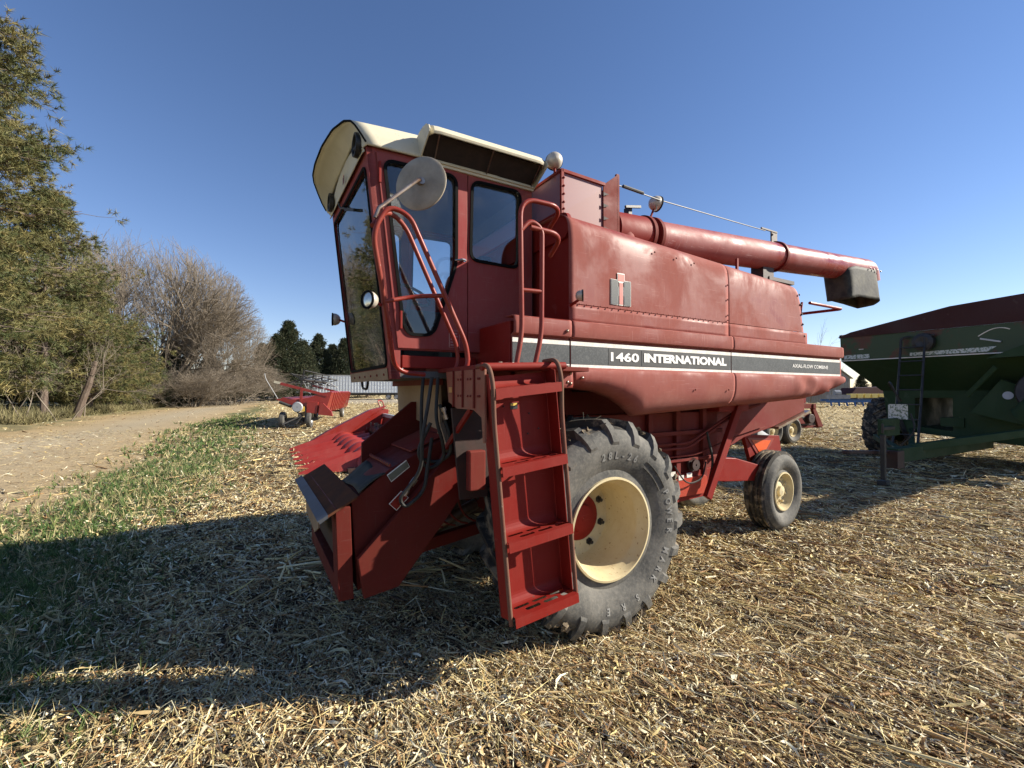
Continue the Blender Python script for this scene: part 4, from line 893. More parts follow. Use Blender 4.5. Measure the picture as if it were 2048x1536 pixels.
b = MB(); b.box((2.62, 0.46, 2.86), (2.82, 0.60, 3.08)); b.box((2.72, 0.45, 2.93), (3.22, 0.55, 2.97)); b.build("tube_saddle", DKINT, CB)
b = MB(); b.tube([(0.36, 0.40, 3.42), (1.0, 0.44, 3.425), (2.66, 0.46, 3.46)], 0.0055, 6); b.tube([(0.5, 0.405, 3.425), (0.75, 0.42, 3.427)], 0.014, 8); b.build("support_cable", BLACK, CB, smooth=True)
b = MB(); b.box((0.66, 0.50, 3.24), (0.70, 0.56, 3.32)); b.beam((0.60, 0.48, 3.30), (0.78, 0.48, 3.335), 0.02, 0.02); b.build("tube_latch", BLACK, CB)
# spout: bent tin end and hanging rubber
b = MB(); b.tube(fillet([A1 - ad * 0.06, A1 + ad * 0.22, A1 + ad * 0.26 + Vector((0, 0, -0.16))], 0.14, 6), [0.153] * 9, 36, cap=True); b.build("spout_cap", AUG, CB, smooth=True)
c0 = A1 + ad * 0.02
def spf(s, t):
    a = 2 * math.pi * s; sq = lambda x: math.copysign(abs(x) ** 0.34, x)
    uu = c0.x - 0.22 + 0.42 * sq(math.cos(a)); vv_ = c0.y + 0.162 * sq(math.sin(a)) * (1 + 0.06 * t)
    return (uu + 0.06 * t + 0.03 * t * t * math.sin(3 * a), vv_ + 0.015 * math.sin(4 * a + 2 * t) * t, c0.z - 0.04 - (0.41 + 0.03 * math.sin(2 * a + 1)) * t + 0.06 * (1 - t) * math.cos(a))
b = MB(); b.grid(spf, 40, 10); b.build("rubber_spout", FLAP, CB, smooth=True, solid=0.008)
bolts([(c0.x - 0.1 + 0.1 * k, c0.y - 0.178, c0.z - 0.035) for k in range(4)], 0.013, (0, -1, 0), "spout_bolts", STEEL, CB)

# ---------------- hoses in front of the axle
b = MB()
for pts in ([(-1.16, 0.45, 1.80), (-1.20, 0.42, 1.60), (-1.24, 0.42, 1.40), (-1.22, 0.46, 1.20), (-1.36, 0.50, 1.02), (-1.32, 0.50, 0.96), (-1.20, 0.48, 1.05), (-1.14, 0.50, 1.4)],
            [(-1.10, 0.50, 1.80), (-1.13, 0.46, 1.52), (-1.08, 0.46, 1.38), (-1.05, 0.50, 1.25), (-1.16, 0.52, 1.18), (-1.24, 0.52, 1.30), (-1.15, 0.50, 1.5)],
            [(-1.08, 0.52, 1.62), (-1.02, 0.48, 1.42), (-1.0, 0.50, 1.28), (-1.08, 0.56, 1.22), (-1.18, 0.58, 1.25)],
            [(-1.16, 0.62, 1.80), (-1.18, 0.60, 1.62), (-1.17, 0.62, 1.36)]):
    b.tube(fillet(pts, 0.14, 6), 0.0125, 8)
b.build("hydraulic_hose", HOSE, CB, smooth=True, each=True)
b = MB()
for p, q in (((-1.33, 0.50, 1.04), (-1.25, 0.50, 1.14)), ((-1.07, 0.48, 1.60), (-1.05, 0.47, 1.52)), ((-0.78, 0.55, 1.15), (-0.70, 0.55, 1.10))):
    P_ = Vector(p); Q_ = Vector(q); b.tube([P_, P_.lerp(Q_, .3), P_.lerp(Q_, .32), P_.lerp(Q_, .6), P_.lerp(Q_, .62), Q_], [0.018, 0.018, 0.012, 0.012, 0.02, 0.02], 8)
b.build("hose_coupler", STEEL, CB, smooth=True, each=True)
b = MB(); b.tube(fillet([(-0.9, 0.7, 0.95), (-0.8, 0.6, 1.1), (-0.62, 0.6, 1.0), (-0.55, 0.65, 0.8)], 0.1), 0.012, 7); b.tube(fillet([(-1.0, 0.72, 1.35), (-0.8, 0.7, 1.2), (-0.7, 0.7, 0.9)], 0.1), 0.010, 7); b.build("hydraulic_hose", HOSE, CB, smooth=True, each=True)
# ------------------------------------------------------------------ other machines
def at(px, Y, py=None):
    """x (and z) of a point seen in the photograph at depth Y"""
    X = (px - 1024) / 900 * Y
    if py is None: return X
    return (X, Y, 1.71 + (782 - py) / 900 * Y)
def simple_wheel(parent, c, Rt, W, rim, rz=0.0, tm=None, rmat=None, lugs=0, name="wheel"):
    """tyre + rim as one part with a sub-part; wheel axis = local y turned by rz"""
    w = bpy.data.objects.new(name, None); COL.objects.link(w); w.parent = parent; w.location = c; w.rotation_euler = (0, 0, rz)
    if lugs: me = tyre_mesh(Rt, W, rim, lugs, 0.05, seg=48)
    else:
        b = MB(); H_ = Rt - rim
        b.lathe([(W * .2, rim - .005), (W * .1, rim + H_ * .15), (0.0, rim + H_ * .55), (W * .06, rim + H_ * .85), (W * .2, Rt - 0.004), (W * .36, Rt), (W * .38, Rt - .012), (W * .42, Rt - .012), (W * .44, Rt), (W * .56, Rt), (W * .58, Rt - .012), (W * .62, Rt - .012), (W * .64, Rt), (W * .8, Rt - .004), (W * .94, rim + H_ * .85), (W, rim + H_ * .55), (W * .9, rim + H_ * .15), (W * .8, rim - .005)], (0, 0, 0), (0, 1, 0), 44)
        me = b.mesh("tyre")
    t = link_mesh("tyre", me, tm or RUB, w); set_sharp(t, 32)
    b = MB(); b.lathe([(W * .2, rim + .006), (W * .12, rim), (W * .2, rim - .02), (W * .3, rim * .8), (W * .28, rim * .5), (W * .22, rim * .32), (W * .16, rim * .3), (W * .14, 0.002)], (0, 0, 0), (0, 1, 0), 28)
    b.lathe([(W * .8, rim + .006), (W * .8, rim - .03), (W * .5, 0.002)], (0, 0, 0), (0, 1, 0), 20)
    b.build("rim", rmat or RIMC, w, smooth=True); return w

# ---- corn header lying on the field beyond the feeder house
HN = Vector((-4.26, 9.0, 0)); HF = Vector((-6.30, 12.75, 0)); LATD = (HF - HN).normalized(); FWD = Vector((-LATD.y, LATD.x, 0)) ; FWD = -FWD if FWD.x > 0 else FWD
hrz = math.atan2(-FWD.y, -FWD.x)                                # local x = backwards, local y = towards the far end
CH = empty("corn_header", (HN.x, HN.y, 0.0), hrz, "red six-row corn header with long pointed snouts lying on the stubble behind the combine's nose", "corn header")
ys = 1 if (Matrix.Rotation(hrz, 3, 'Z') @ Vector((0, 1, 0))).dot(LATD) > 0 else -1
HW = (HF - HN).length; HRED = paint("header_red", (0.27, 0.020, 0.013), (0.28, 0.06, 0.045), 0.3, 0.30, spec=0.6)
def snout(yc, w, L, ridge):
    b = MB()
    def f(s, t):
        x = L * s; e = s ** 0.75; a = (t - 0.5) * 2
        wid = w * (0.07 + 0.93 * s ** 1.15) ; zt = 0.07 + ridge * s ** 0.9
        z = 0.04 + 0.02 * s + (zt - 0.04) * (1 - abs(a) ** 1.35)
        return (x, ys * (yc + a * wid / 2), z)
    b.grid(f, 10, 4); return b
for k in range(7):
    yc = HW * k / 6.0; end = k in (0, 6)
    snout(yc, 0.42, 1.25 if not end else 1.45, 0.28 if not end else 0.44).build("row_snout", HRED, CH, solid=0.01)
    b = MB()
    def hump(s, t, yc=yc):
        a = (t - .5) * 2; x = 1.10 + 0.95 * s; return (x, ys * (yc + a * (0.27 - 0.05 * s)), 0.12 + 0.22 * s + (0.16 + 0.13 * math.sin(math.pi * min(1, s * 1.6))) * (1 - abs(a) ** 2.2))
    b.grid(hump, 12, 10); b.build("row_hood", HRED, CH, smooth=True, solid=0.01)
b = MB(); b.prism([(1.95, 0.15), (2.65, 0.20), (2.75, 0.95), (2.68, 1.0), (2.55, 0.40), (1.95, 0.35)], ys * (HW + 0.4), (), lambda a, b_, c: (a, -0.2 * ys + c, b_)); b.build("auger_trough", REDD, CH)
b = MB(); b.tube([(2.3, -0.15 * ys, 0.52), (2.3, ys * (HW + 0.15), 0.52)], 0.12, 14)
b.build("cross_auger", DKINT, CH, smooth=True)
b = MB()
for k in range(60):
    y = -0.1 + (HW + 0.2) * k / 60; a = k * 0.9
    b.box((2.3 + 0.14 * math.cos(a) - .03, ys * y, 0.52 + 0.14 * math.sin(a) - .03), (2.3 + 0.22 * math.cos(a) + .03, ys * (y + .015), 0.52 + 0.22 * math.sin(a) + .03))
b.build("auger_flight", STEEL, CH, kind="stuff")
for y0 in (-0.32, HW + 0.26):
    b = MB(); b.prism([(1.2, 0.12), (2.72, 0.12), (2.85, 1.12), (2.62, 1.16), (2.1, 0.78), (1.3, 0.48)], 0.05, (), lambda a, b_, c, y0=y0: (a, ys * (y0 + c), b_)); b.build("end_sheet", HRED, CH, bevel=0.006)
b = MB(); b.prism([(0.30, 0.10), (1.3, 0.14), (2.2, 0.90), (2.75, 1.25), (2.2, 1.12), (1.0, 0.52)], 0.30, (), lambda a, b_, c: (a, ys * (HW + 0.02 + c), b_)); b.build("outer_divider", HRED, CH, bevel=0.03)
b = MB(); b.tube(fillet([(2.55, ys * (HW + .1), 1.2), (2.45, ys * (HW + .1), 1.42), (2.65, ys * (HW + .25), 1.40), (2.7, ys * (HW + .25), 1.15)], 0.1), 0.02, 8); b.build("lift_loop", HRED, CH, smooth=True)
b = MB(); b.beam((2.70, -0.2 * ys, 0.95), (2.70, ys * (HW + .3), 0.95), 0.10, 0.10); b.beam((2.70, -0.2 * ys, 0.35), (2.70, ys * (HW + .3), 0.35), 0.10, 0.10)
b.build("frame_tube", GALV, CH, bevel=0.005, each=True)
b = MB(); b.box((0.9, -0.3 * ys, 0.05), (2.6, ys * (HW + .2), 0.12)); b.build("skid", DKINT, CH)

# ---- grain header on a trailer, farther away
TX, TY = -9.7, 20.6
tdir = Vector((-11.9 + 9.25, 30.8 - 20.6, 0)).normalized(); trz = math.atan2(tdir.y, tdir.x) - math.pi / 2   # local y = away along the trailer
HT = empty("header_trailer", (TX, TY, 0), trz, "black four-wheeled header trailer with grey tyres, under the red grain header", "trailer")
b = MB(); b.beam((0, 0, 0.62), (0, 9.5, 0.62), 0.16, 0.16); b.beam((-0.75, 0.15, 0.42), (0.75, 0.15, 0.42), 0.12, 0.12); b.beam((-0.75, 9.0, 0.42), (0.9, 9.0, 0.42), 0.12, 0.12)
b.beam((-0.2, -0.1, 0.95), (0.15, 0.1, 0.30), 0.08, 0.06); b.beam((0.25, 0.0, 0.95), (0.22, 0.0, 0.3), 0.07, 0.05); b.build("trailer_frame", BLACK, HT)
b = MB(); b.beam((0.1, 0.1, 0.6), (-0.55, -0.9, 0.25), 0.05, 0.05); b.beam((0.1, 0.1, 0.6), (0.0, -0.9, 0.25), 0.05, 0.05); b.tube([(-0.35, 0, 1.0), (-0.85, -0.1, 1.22)], 0.07, 10); b.build("tow_bar", BLACK, HT)
b = MB(); b.lathe([(0, .02), (0, .22), (.08, .24), (.16, .2), (.16, .02)], (-0.08, -0.06, 0.98), (0, -1, 0), 18); b.build("front_hub_cover", GALV, HT, smooth=True)
b = MB(); b.box((0.10, -0.08, 0.78), (0.20, -0.03, 1.0)); b.build("yellow_tag", YEL, HT)
for (x, y) in ((-0.62, 0.15), (0.50, 0.15), (-0.62, 9.0), (0.95, 9.0)):
    simple_wheel(HT, (x, y, 0.38), 0.385, 0.24, 0.20, math.pi / 2, rmat=GALV)
GH = empty("grain_header", (TX, TY, 0.70), trz, "red grain header with black reel bats and tall thin crop dividers resting on the trailer", "grain header")
b = MB(); b.prism([(-0.95, 0.62), (-0.1, 0.42), (0.15, 0.02), (0.95, -0.02), (1.35, 0.95), (1.25, 1.0), (0.75, 0.30), (0.2, 0.50), (-0.75, 0.72)], 8.6, (), lambda a, b_, c: (a, 0.2 + c, b_)); b.build("header_pan", HRED, GH, bevel=0.01)
b = MB(); b.prism([(-1.05, 0.66), (-0.55, 0.32), (0.35, 0.08), (0.95, -0.08), (1.05, 0.0), (1.35, 0.98), (0.9, 0.92), (0.35, 0.70), (-0.2, 0.62)], 0.05, (), lambda a, b_, c: (a, 0.12 + c, b_)); b.build("end_sheet", HRED, GH)
b = MB(); b.prism([(0.28, 0.02), (0.72, -0.04), (0.78, 0.50), (0.30, 0.55)], 0.14, (), lambda a, b_, c: (a, -0.04 + c, b_)); b.build("drive_cover", HRED, GH, bevel=0.01)
b = MB(); b.prism([(0.78, -0.08), (1.42, -0.16), (1.36, 0.06), (1.0, 0.45), (0.85, 0.42)], 0.16, (), lambda a, b_, c: (a, -0.08 + c, b_)); b.build("side_cover", HRED, GH, bevel=0.01)
b = MB()
for k in range(12): b.beam((1.20 + 0.03 * 0, 0.6 + 0.7 * k, 0.0), (1.42, 0.6 + 0.7 * k, 0.95), 0.05, 0.05)
b.build("back_rib", HRED, GH, each=True)
b = MB(); b.beam((-0.85, 0.15, 1.35), (1.15, 0.15, 0.80), 0.10, 0.12); b.beam((-0.9, 8.6, 1.35), (1.15, 8.6, 0.80), 0.10, 0.12); b.beam((0.0, 0.15, 0.5), (0.05, 0.15, 1.15), 0.12, 0.10); b.build("reel_arm", HRED, GH, each=True)
b = MB(); b.beam((-1.12, 0.15, 1.43), (-0.83, 0.15, 1.36), 0.09, 0.10); b.build("arm_tip", CREAM, GH)
b = MB()
for k in range(6):
    a = k * math.pi / 3 + 0.4; c = Vector((0.05, 0, 1.55)); o2 = Vector((0.62 * math.cos(a), 0, 0.42 * math.sin(a)))
    b.beam(c + o2 + Vector((0, 0.2, 0)), c + o2 + Vector((0, 8.5, 0)), 0.10, 0.035)
    for y in (0.25, 2.9, 5.7, 8.4): b.beam(c + Vector((0, y, 0)), c + o2 + Vector((0, y, 0)), 0.05, 0.05)
b.tube([(0.05, 0.2, 1.55), (0.05, 8.5, 1.55)], 0.08, 10); b.build("reel_bat", BLACK, GH)
b = MB()
for y in (0.1, 8.8): b.tube(fillet([(-0.95, y, 0.66), (-1.45, y, 1.55), (-1.5, y, 1.8)], 0.15), 0.014, 6)
b.tube(fillet([(0.95, 0.2, 1.05), (1.1, 0.4, 1.45), (1.5, 0.8, 1.2), (1.6, 0.9, 0.95)], 0.2), 0.014, 6); b.build("divider_rod", GALV, GH, smooth=True, each=True)

# ---- white semi trailer far behind
ST = empty("semi_trailer", (at(690, 74), 74, H1(at(690, 74), 74)), R(11), "long pale ribbed semi trailer parked in front of dark cedars", "trailer")

b = MB(); b.box((-7.3, -1.25, 1.15), (9.5, 1.25, 3.95)); b.build("trailer_box", mat("pale_trailer_sheet", (0.80, 0.83, 0.85), 0.5, 0.0, (0.66, 0.70, 0.72), 1.2, 0.7), ST)
b = MB()
for k in range(38): b.box((-7.25 + 0.45 * k, -1.29, 1.2), (-7.17 + 0.45 * k, -1.25, 3.85))
for z in (1.75, 2.35, 3.0, 3.5): b.box((-7.3, -1.275, z), (9.5, -1.25, z + 0.04))
b.build("side_rib", each=True, m=mat("trailer_rib", (0.68, 0.72, 0.74), 0.5, 0.0, (0.4, 0.45, 0.48), 2, 0.6), parent=ST)
b = MB(); b.box((-7.35, -1.3, 3.9), (9.55, -1.2, 4.02)); b.box((-7.35, -1.3, 1.1), (9.55, -1.2, 1.2)); b.build("edge_rail", GALV, ST, each=True)
b = MB(); b.box((-7, -0.6, 0.75), (9, 0.6, 1.15)); b.build("chassis", BLACK, ST)
for x in (-5.6, -4.2, 7.0, 8.3): simple_wheel(ST, (x, -1.2, 0.5), 0.5, 0.5, 0.28, 0, rmat=GALV)

# ---- second red machine behind the combine's tail
q0 = (8.1, 14.3)
RI = empty("red_implement", (q0[0], q0[1], 0), R(22), "rusty red towed implement on two small tyres, seen under the combine's tail", "farm implement")
b = MB(); b.beam((-2.6, 0.1, 1.22), (2.35, 0.1, 1.20), 0.14, 0.16); b.beam((-2.6, 1.6, 1.22), (2.35, 1.6, 1.20), 0.14, 0.16); b.beam((2.25, 0.0, 1.20), (2.25, 1.7, 1.20), 0.14, 0.16); b.build("main_frame", REDD, RI, bevel=0.01)
b = MB(); b.box((-2.4, 0.2, 0.62), (1.7, 1.5, 1.12)); b.build("body_box", REDD, RI, bevel=0.01)
for x in (-1.9, -0.65, 0.25):
    b = MB(); b.beam((x, 0.12, 0.70), (x + 0.08, 0.12, 1.16), 0.10, 0.10); b.build("frame_post", RED, RI)
b = MB(); b.prism([(1.15, 1.16), (1.35, 1.16), (1.85, 0.62), (1.62, 0.62)], 0.1, (), SV(0.05)); b.prism([(1.5, 1.0), (2.25, 0.95), (2.2, 0.84), (1.5, 0.88)], 1.4, (), SV(0.1)); b.prism([(2.2, 1.15), (2.35, 1.15), (2.75, 0.50), (2.5, 0.50)], 0.1, (), SV(0.05)); b.prism([(1.7, 0.55), (2.75, 0.52), (2.75, 0.46), (1.7, 0.48)], 1.2, (), SV(0.1)); b.build("rear_gusset", REDD, RI, bevel=0.006, each=True)
b = MB(); b.lathe([(0, .02), (0, .16), (.1, .16), (.1, .02)], (2.1, 0.1, 0.78), (0, -1, 0), 14); b.box((1.75, 0.1, 0.55), (2.5, 0.9, 0.86)); b.build("gearbox", DKINT, RI, bevel=0.02)
b = MB(); b.prism([(1.5, 1.3), (1.95, 1.3), (1.98, 1.62), (1.62, 1.68)], 0.08, (), SV(0.1)); b.build("top_bracket", RED, RI, bevel=0.01)
b = MB(); b.box((-0.45, 0.02, 0.92), (0.45, 0.10, 1.02)); b.build("tan_plate", TAN, RI)
b = MB(); b.tube(fillet([(-2.2, 0, 0.85), (-0.6, -0.05, 1.0), (0.5, -0.05, 0.95), (1.1, -0.05, 0.72)], 0.4), 0.02, 7); b.tube(fillet([(-2.4, -0.1, 0.62), (-1.6, -0.1, 0.55), (-1.0, -0.1, 0.60), (-0.7, -0.1, 0.8)], 0.2), 0.025, 7); b.build("hydraulic_hose", HOSE, RI, smooth=True, each=True)
simple_wheel(RI, (0.18, -0.15, 0.44), 0.45, 0.36, 0.22, R(6)); simple_wheel(RI, (1.12, -0.10, 0.44), 0.45, 0.36, 0.22, R(6))

# ---- green grain cart on the right
ga = Vector((0.885, 0.466, 0)); grz = math.atan2(ga.y, ga.x)       # local x = towards its rear, local y = far side
GC = empty("grain_cart", (7.0, 8.3, 0), grz, "big dark green grain cart with maroon top boards, boarding ladder and rust patches", "grain cart")
def ringbox(rings, name, m, par=GC, bevel=0.01, caps=True):
    b = MB(); vs = []; 
    for (x0, x1, w0, w1, z) in rings: vs += [(x0, -w0, z), (x1, -w0, z), (x1, w1, z), (x0, w1, z)]
    fs = []
    for i in range(len(rings) - 1):
        o = i * 4
        for k in range(4): fs.append((o + k, o + (k + 1) % 4, o + 4 + (k + 1) % 4, o + 4 + k))
    if caps: fs.append((0, 1, 2, 3)); n = (len(rings) - 1) * 4; fs.append((n, n + 1, n + 2, n + 3))
    b.add(vs, fs); return b.build(name, m, par, bevel=bevel)
ringbox([(2.60, 8.0, 2.1, 2.1, 2.46), (2.56, 8.05, 2.1, 2.1, 3.04)], "upper_hopper", GRNR)
ringbox([(3.55, 7.0, 1.25, 1.65, 1.72), (2.60, 8.0, 2.1, 2.1, 2.46)], "sloped_hopper", GREEN, bevel=0.0)
b = MB(); b.prism([(-1.15, 0.55), (1.5, 0.75), (1.62, 1.72), (-1.25, 1.72)], 3.2, [[(0.30, 0.80), (0.98, 0.86), (0.98, 1.55), (0.30, 1.55)]], lambda a, b_, c: (3.55 + c, a, b_)); b.build("sump_box", GREEN, GC)
# maroon top boards, rising to the middle
b = MB()
for (x, s_) in ((2.555, 1), (8.05, -1)): b.prism([(-2.1, 3.042), (2.1, 3.042), (2.12, 3.06), (1.85, 3.16), (0.0, 3.50), (-1.9, 3.62), (-2.12, 3.55)], 0.06, (), lambda a, b_, c, x=x: (x + c - .03, a, b_))
b.prism([(2.56, 3.04), (8.05, 3.04), (8.0, 3.16), (5.4, 3.5), (2.6, 3.12)], 0.06, (), SV(2.07)); b.prism([(2.56, 3.04), (8.05, 3.04), (8.0, 3.5), (2.6, 3.5)], 0.06, (), SV(-2.13)); b.build("top_board", MAROON, GC, each=True)
b = MB()
b.box((2.585, -2.0, 2.455), (2.60, 2.09, 2.475)); b.build("pale_pinstripe", WHITE, GC)
def cart_face(pts, name, m, x=2.585): o = MB(); o.prism(pts, 0.004, (), lambda a, b_, c: (x - c, a, b_)); return o.build(name, m, GC)
PALE = mat("pale_decal", (0.55, 0.58, 0.55), 0.5, 0, (0.08, 0.14, 0.07), 26, 0.9, thresh=(0.5, 0.55))
cart_face([(2.02, 2.50), (1.48, 2.50), (1.48, 2.60), (2.02, 2.60)], "name_decal", PALE); cart_face([(0.70, 2.50), (-0.55, 2.50), (-0.68, 2.60), (0.70, 2.57)], "name_decal", PALE)
cart_face([(1.05, 2.77), (0.95, 2.77), (0.95, 2.795), (1.05, 2.795)], "small_decal", WHITE); cart_face([(0.18, 2.77), (0.06, 2.77), (0.06, 2.79), (0.18, 2.79)], "small_decal", WHITE)
cart_face([(1.60, 2.72), (1.70, 2.72), (1.70, 2.735), (1.60, 2.735)], "small_decal", WHITE)
b = MB(); b.tube([Vector((2.57, -0.42 - 0.45 * t, 2.82 + 0.14 * math.sin(t * 2.4))) for t in np.linspace(0, 1, 12)], 0.010, 6); b.build("tie_rope", WHITE, GC, smooth=True)
b = MB(); b.beam((2.57, -0.45, 2.77), (2.55, -0.75, 2.68), 0.03, 0.03); b.build("tarp_arm", GALV, GC)
b = MB()
for (a, c) in (((3.0, -0.1, 1.6), (2.75, -0.62, 2.2)),): b.beam(a, c, 0.03, 0.10)
b.prism([(-0.15, 1.25), (-0.62, 1.95), (-1.3, 1.6), (-1.2, 0.95)], 0.5, (), lambda a, b_, c: (3.0 + c, a, b_)); b.build("auger_gearbox_housing", GREEN, GC, bevel=0.01)
b = MB(); b.lathe([(0, 0.002), (0, 0.08), (0.008, 0.08), (0.008, 0.002)], (2.99, -0.72, 1.62), (-1, 0, 0), 20); b.build("round_decal", mat("pale_blue_decal", (0.35, 0.42, 0.5), 0.5, 0, (0.5, 0.5, 0.5), 20, 0.5), GC)
b = MB(); b.lathe([(0, 0.02), (0, 0.10), (0.04, 0.10), (0.04, 0.34), (0.0, 0.36), (0.0, 0.42), (0.06, 0.43), (0.10, 0.40), (0.10, 0.1), (0.12, 0.02)], (2.86, -1.28, 1.70), (-1, 0, 0.1), 30); b.build("auger_pulley", BLACK, GC, smooth=True)
b = MB(); b.tube([(2.9, -1.0, 1.2), (1.9, -3.2, 3.6)], 0.26, 20); b.build("unload_auger", GREEN, GC, smooth=True)
b = MB(); b.prism([(-0.6, 2.35), (-2.0, 2.40), (-2.08, 3.02)], 0.25, (), lambda a, b_, c: (2.32 + c, a, b_)); b.build("auger_support", GREEN, GC)
b = MB(); b.prism([(-0.95, 1.05), (-1.6, 1.40), (-2.0, 1.2), (-1.5, 0.95)], 0.4, (), lambda a, b_, c: (2.85 + c, a, b_)); b.build("belt_guard", GREEN, GC, bevel=0.01)
# tongue
b = MB(); b.beam((0.0, 0.0, 0.52), (3.6, -0.25, 0.62), 0.18, 0.26); b.beam((0.7, 0.0, 0.62), (3.5, -1.9, 1.15), 0.12, 0.14); b.beam((0.9, 0.05, 0.60), (3.55, 1.05, 0.75), 0.10, 0.12); b.beam((0.55, 0.10, 0.55), (2.9, 1.5, 0.60), 0.12, 0.12); b.build("tongue", GREEN, GC, bevel=0.01)
b = MB(); b.box((-0.1, -0.12, 0.30), (0.16, 0.12, 0.62)); b.beam((-0.95, 0.25, 0.62), (-0.05, 0.05, 0.58), 0.10, 0.06); b.lathe([(-.03, .03), (-.03, .08), (.03, .08), (.03, .03)], (-1.0, 0.26, 0.62), (0, 0, 1), 14, closed=True); b.build("hitch", DKINT, GC, bevel=0.01)
b = MB(); b.box((-0.395, -0.045, 0.12), (-0.325, 0.025, 0.92)); b.box((-0.44, -0.08, 0.02), (-0.29, 0.06, 0.10)); b.tube([(-0.37, -0.01, 0.95), (-0.37, -0.01, 1.12)], 0.02, 8); b.box((-0.36, -0.03, 1.0), (0.05, 0.02, 1.06)); b.build("jack_stand", BLACK, GC, bevel=0.006)
b = MB(); b.box((-0.30, 0.02, 0.88), (0.35, 0.10, 1.2)); b.build("hose_cabinet", GREEN, GC, bevel=0.01)
b = MB(); b.box((0.30, -0.12, 1.18), (0.31, 0.18, 1.46)); b.build("safety_decal", PALE, GC)
b = MB()
for pts in ([(0.3, 0.0, 1.5), (0.2, 0.1, 1.9), (0.6, 0.3, 1.85), (1.4, 0.4, 1.5)], [(0.25, 0.05, 1.2), (0.0, 0.2, 0.9), (-0.1, 0.0, 0.7)], [(0.2, -0.2, 1.3), (0.15, -0.3, 1.0), (0.05, -0.1, 0.7)]): b.tube(fillet(pts, 0.2), 0.014, 7)
b.build("hydraulic_hose", HOSE, GC, smooth=True, each=True)
# ladder and the round mesh cover at its head
lx0, lx1 = (1.55, 0.62), (2.42, 0.92)
b = MB()
for dy in (0.0, -0.42): b.tube(fillet([(1.55, 0.62 + dy, 0.62), (1.95, 0.70 + dy, 1.45), (2.42, 0.80 + dy, 2.72), (2.42, 0.80 + dy, 2.90), (2.5, 0.66 + dy, 2.92)], 0.08), 0.024, 8)
b.build("ladder_rail", BLACK, GC, smooth=True, each=True)
for k in range(7):
    t = 0.08 + k * 0.14; p = Vector((1.55, 0.62, 0.62)).lerp(Vector((2.42, 0.80, 2.85)), t); b = MB(); b.tube([p, p + Vector((0, -0.42, 0))], 0.015, 7); b.build("ladder_rung", BLACK, GC, smooth=True)
b = MB(); b.lathe([(0, 0.002), (-0.02, 0.12), (0, 0.19), (0.12, 0.20), (0.12, 0.002)], (2.42, 0.42, 2.78), (1, 0, 0), 14); b.build("round_guard", BLACK, GC)
b = MB(); b.beam((3.5, 0.3, 1.0), (6.0, 0.3, 1.0), 0.4, 0.2); b.beam((5.1, -1.9, 0.72), (5.1, 1.9, 0.72), 0.2, 0.2); b.build("chassis", GREEN, GC)
simple_wheel(GC, (4.35, 1.55, 0.76), 0.78, 0.62, 0.36, 0, tm=RUBM, rmat=GREEN, lugs=18); simple_wheel(GC, (5.1, -2.35, 0.76), 0.78, 0.62, 0.36, 0, tm=RUBM, rmat=GREEN, lugs=18)
b = MB(); b.beam((3.4, 1.35, 1.35), (3.6, 1.15, 0.55), 0.08, 0.08); b.build("wheel_strut", BLACK, GC)

# ---- buildings and gear on the horizon at the right
SH = empty("metal_shed", (at(1645, 64), 64, 0), R(5), "pale grey ribbed metal shed with a low roof beyond the field", "shed")
b = MB(); b.prism([(-4.2, -0.5), (4.2, -0.5), (4.2, 3.6), (1.6, 5.4), (-4.2, 5.9)], 8, (), SV(0)); b.build("wall", mat("shed_sheet", (0.24, 0.245, 0.24), 0.6, 0, (0.19, 0.19, 0.185), 0.8, 0.6), SH)
b = MB()
for k in range(34): b.box((-4.15 + 0.25 * k, -0.05, 0), (-4.07 + 0.25 * k, 0.0, 3.6 + (1.6 if k < 23 else 0.9 - 0.1 * (k - 23))))
b.build("rib", each=True, m=mat("shed_rib", (0.19, 0.195, 0.19), 0.6, 0, (0.3, 0.3, 0.3), 2, 0.5), parent=SH)
b = MB(); b.prism([(4.5, 3.45), (1.65, 5.45), (-4.4, 5.95), (-4.4, 6.05), (1.65, 5.55), (4.6, 3.5)], 8.4, (), SV(-0.2)); b.build("roof", MATS["shed_sheet"], SH)
PL = empty("planter", (at(1716, 47), 47, 0), R(-3), "folded row planter with yellow seed boxes on a blue frame at the far field edge", "planter")
BLU = mat("blue_paint", (0.02, 0.10, 0.30), 0.5, 0, (0.02, 0.05, 0.15), 3, 0.5); YB = mat("yellow_plastic", (0.70, 0.58, 0.18), 0.5, 0, (0.5, 0.4, 0.15), 3, 0.5)
b = MB(); b.beam((-3.2, 0, 0.62), (3.4, 0, 0.62), 0.2, 0.2); b.beam((-3.2, 0.9, 0.75), (3.4, 0.9, 0.75), 0.2, 0.2)
for k in range(8): b.beam((-2.8 + 0.8 * k, -0.2, 0.15), (-2.8 + 0.8 * k, 0, 0.62), 0.1, 0.15)
b.build("frame", BLU, PL)
for k in range(6):
    b = MB(); b.prism([(-0.26, 1.0), (0.26, 1.0), (0.32, 1.42), (-0.32, 1.42)], 0.6, (), lambda a, b_, c, k=k: (-0.6 + 0.72 * k + a, c - .2, b_)); b.build("seed_box", YB, PL, bevel=0.02)
b = MB(); b.tube([(-2.9, 0, 0.7), (-2.9, 0, 2.3)], 0.05, 6); b.lathe([(-.3, .02), (-.3, .3), (.3, .3), (.3, .02)], (-2.0, 0.2, 1.5), (1, 0, 0), 12); b.box((-3.0, -.2, 0.9), (-0.9, .3, 1.3)); b.build("tank", mat("grey_tank", (0.25, 0.27, 0.3), 0.5, 0, (0.1, 0.1, 0.12), 3, 0.6), PL)
RW = empty("red_wagon", (at(1738, 55), 55, 0), R(10), "low dark red implement standing behind the planter", "farm implement")
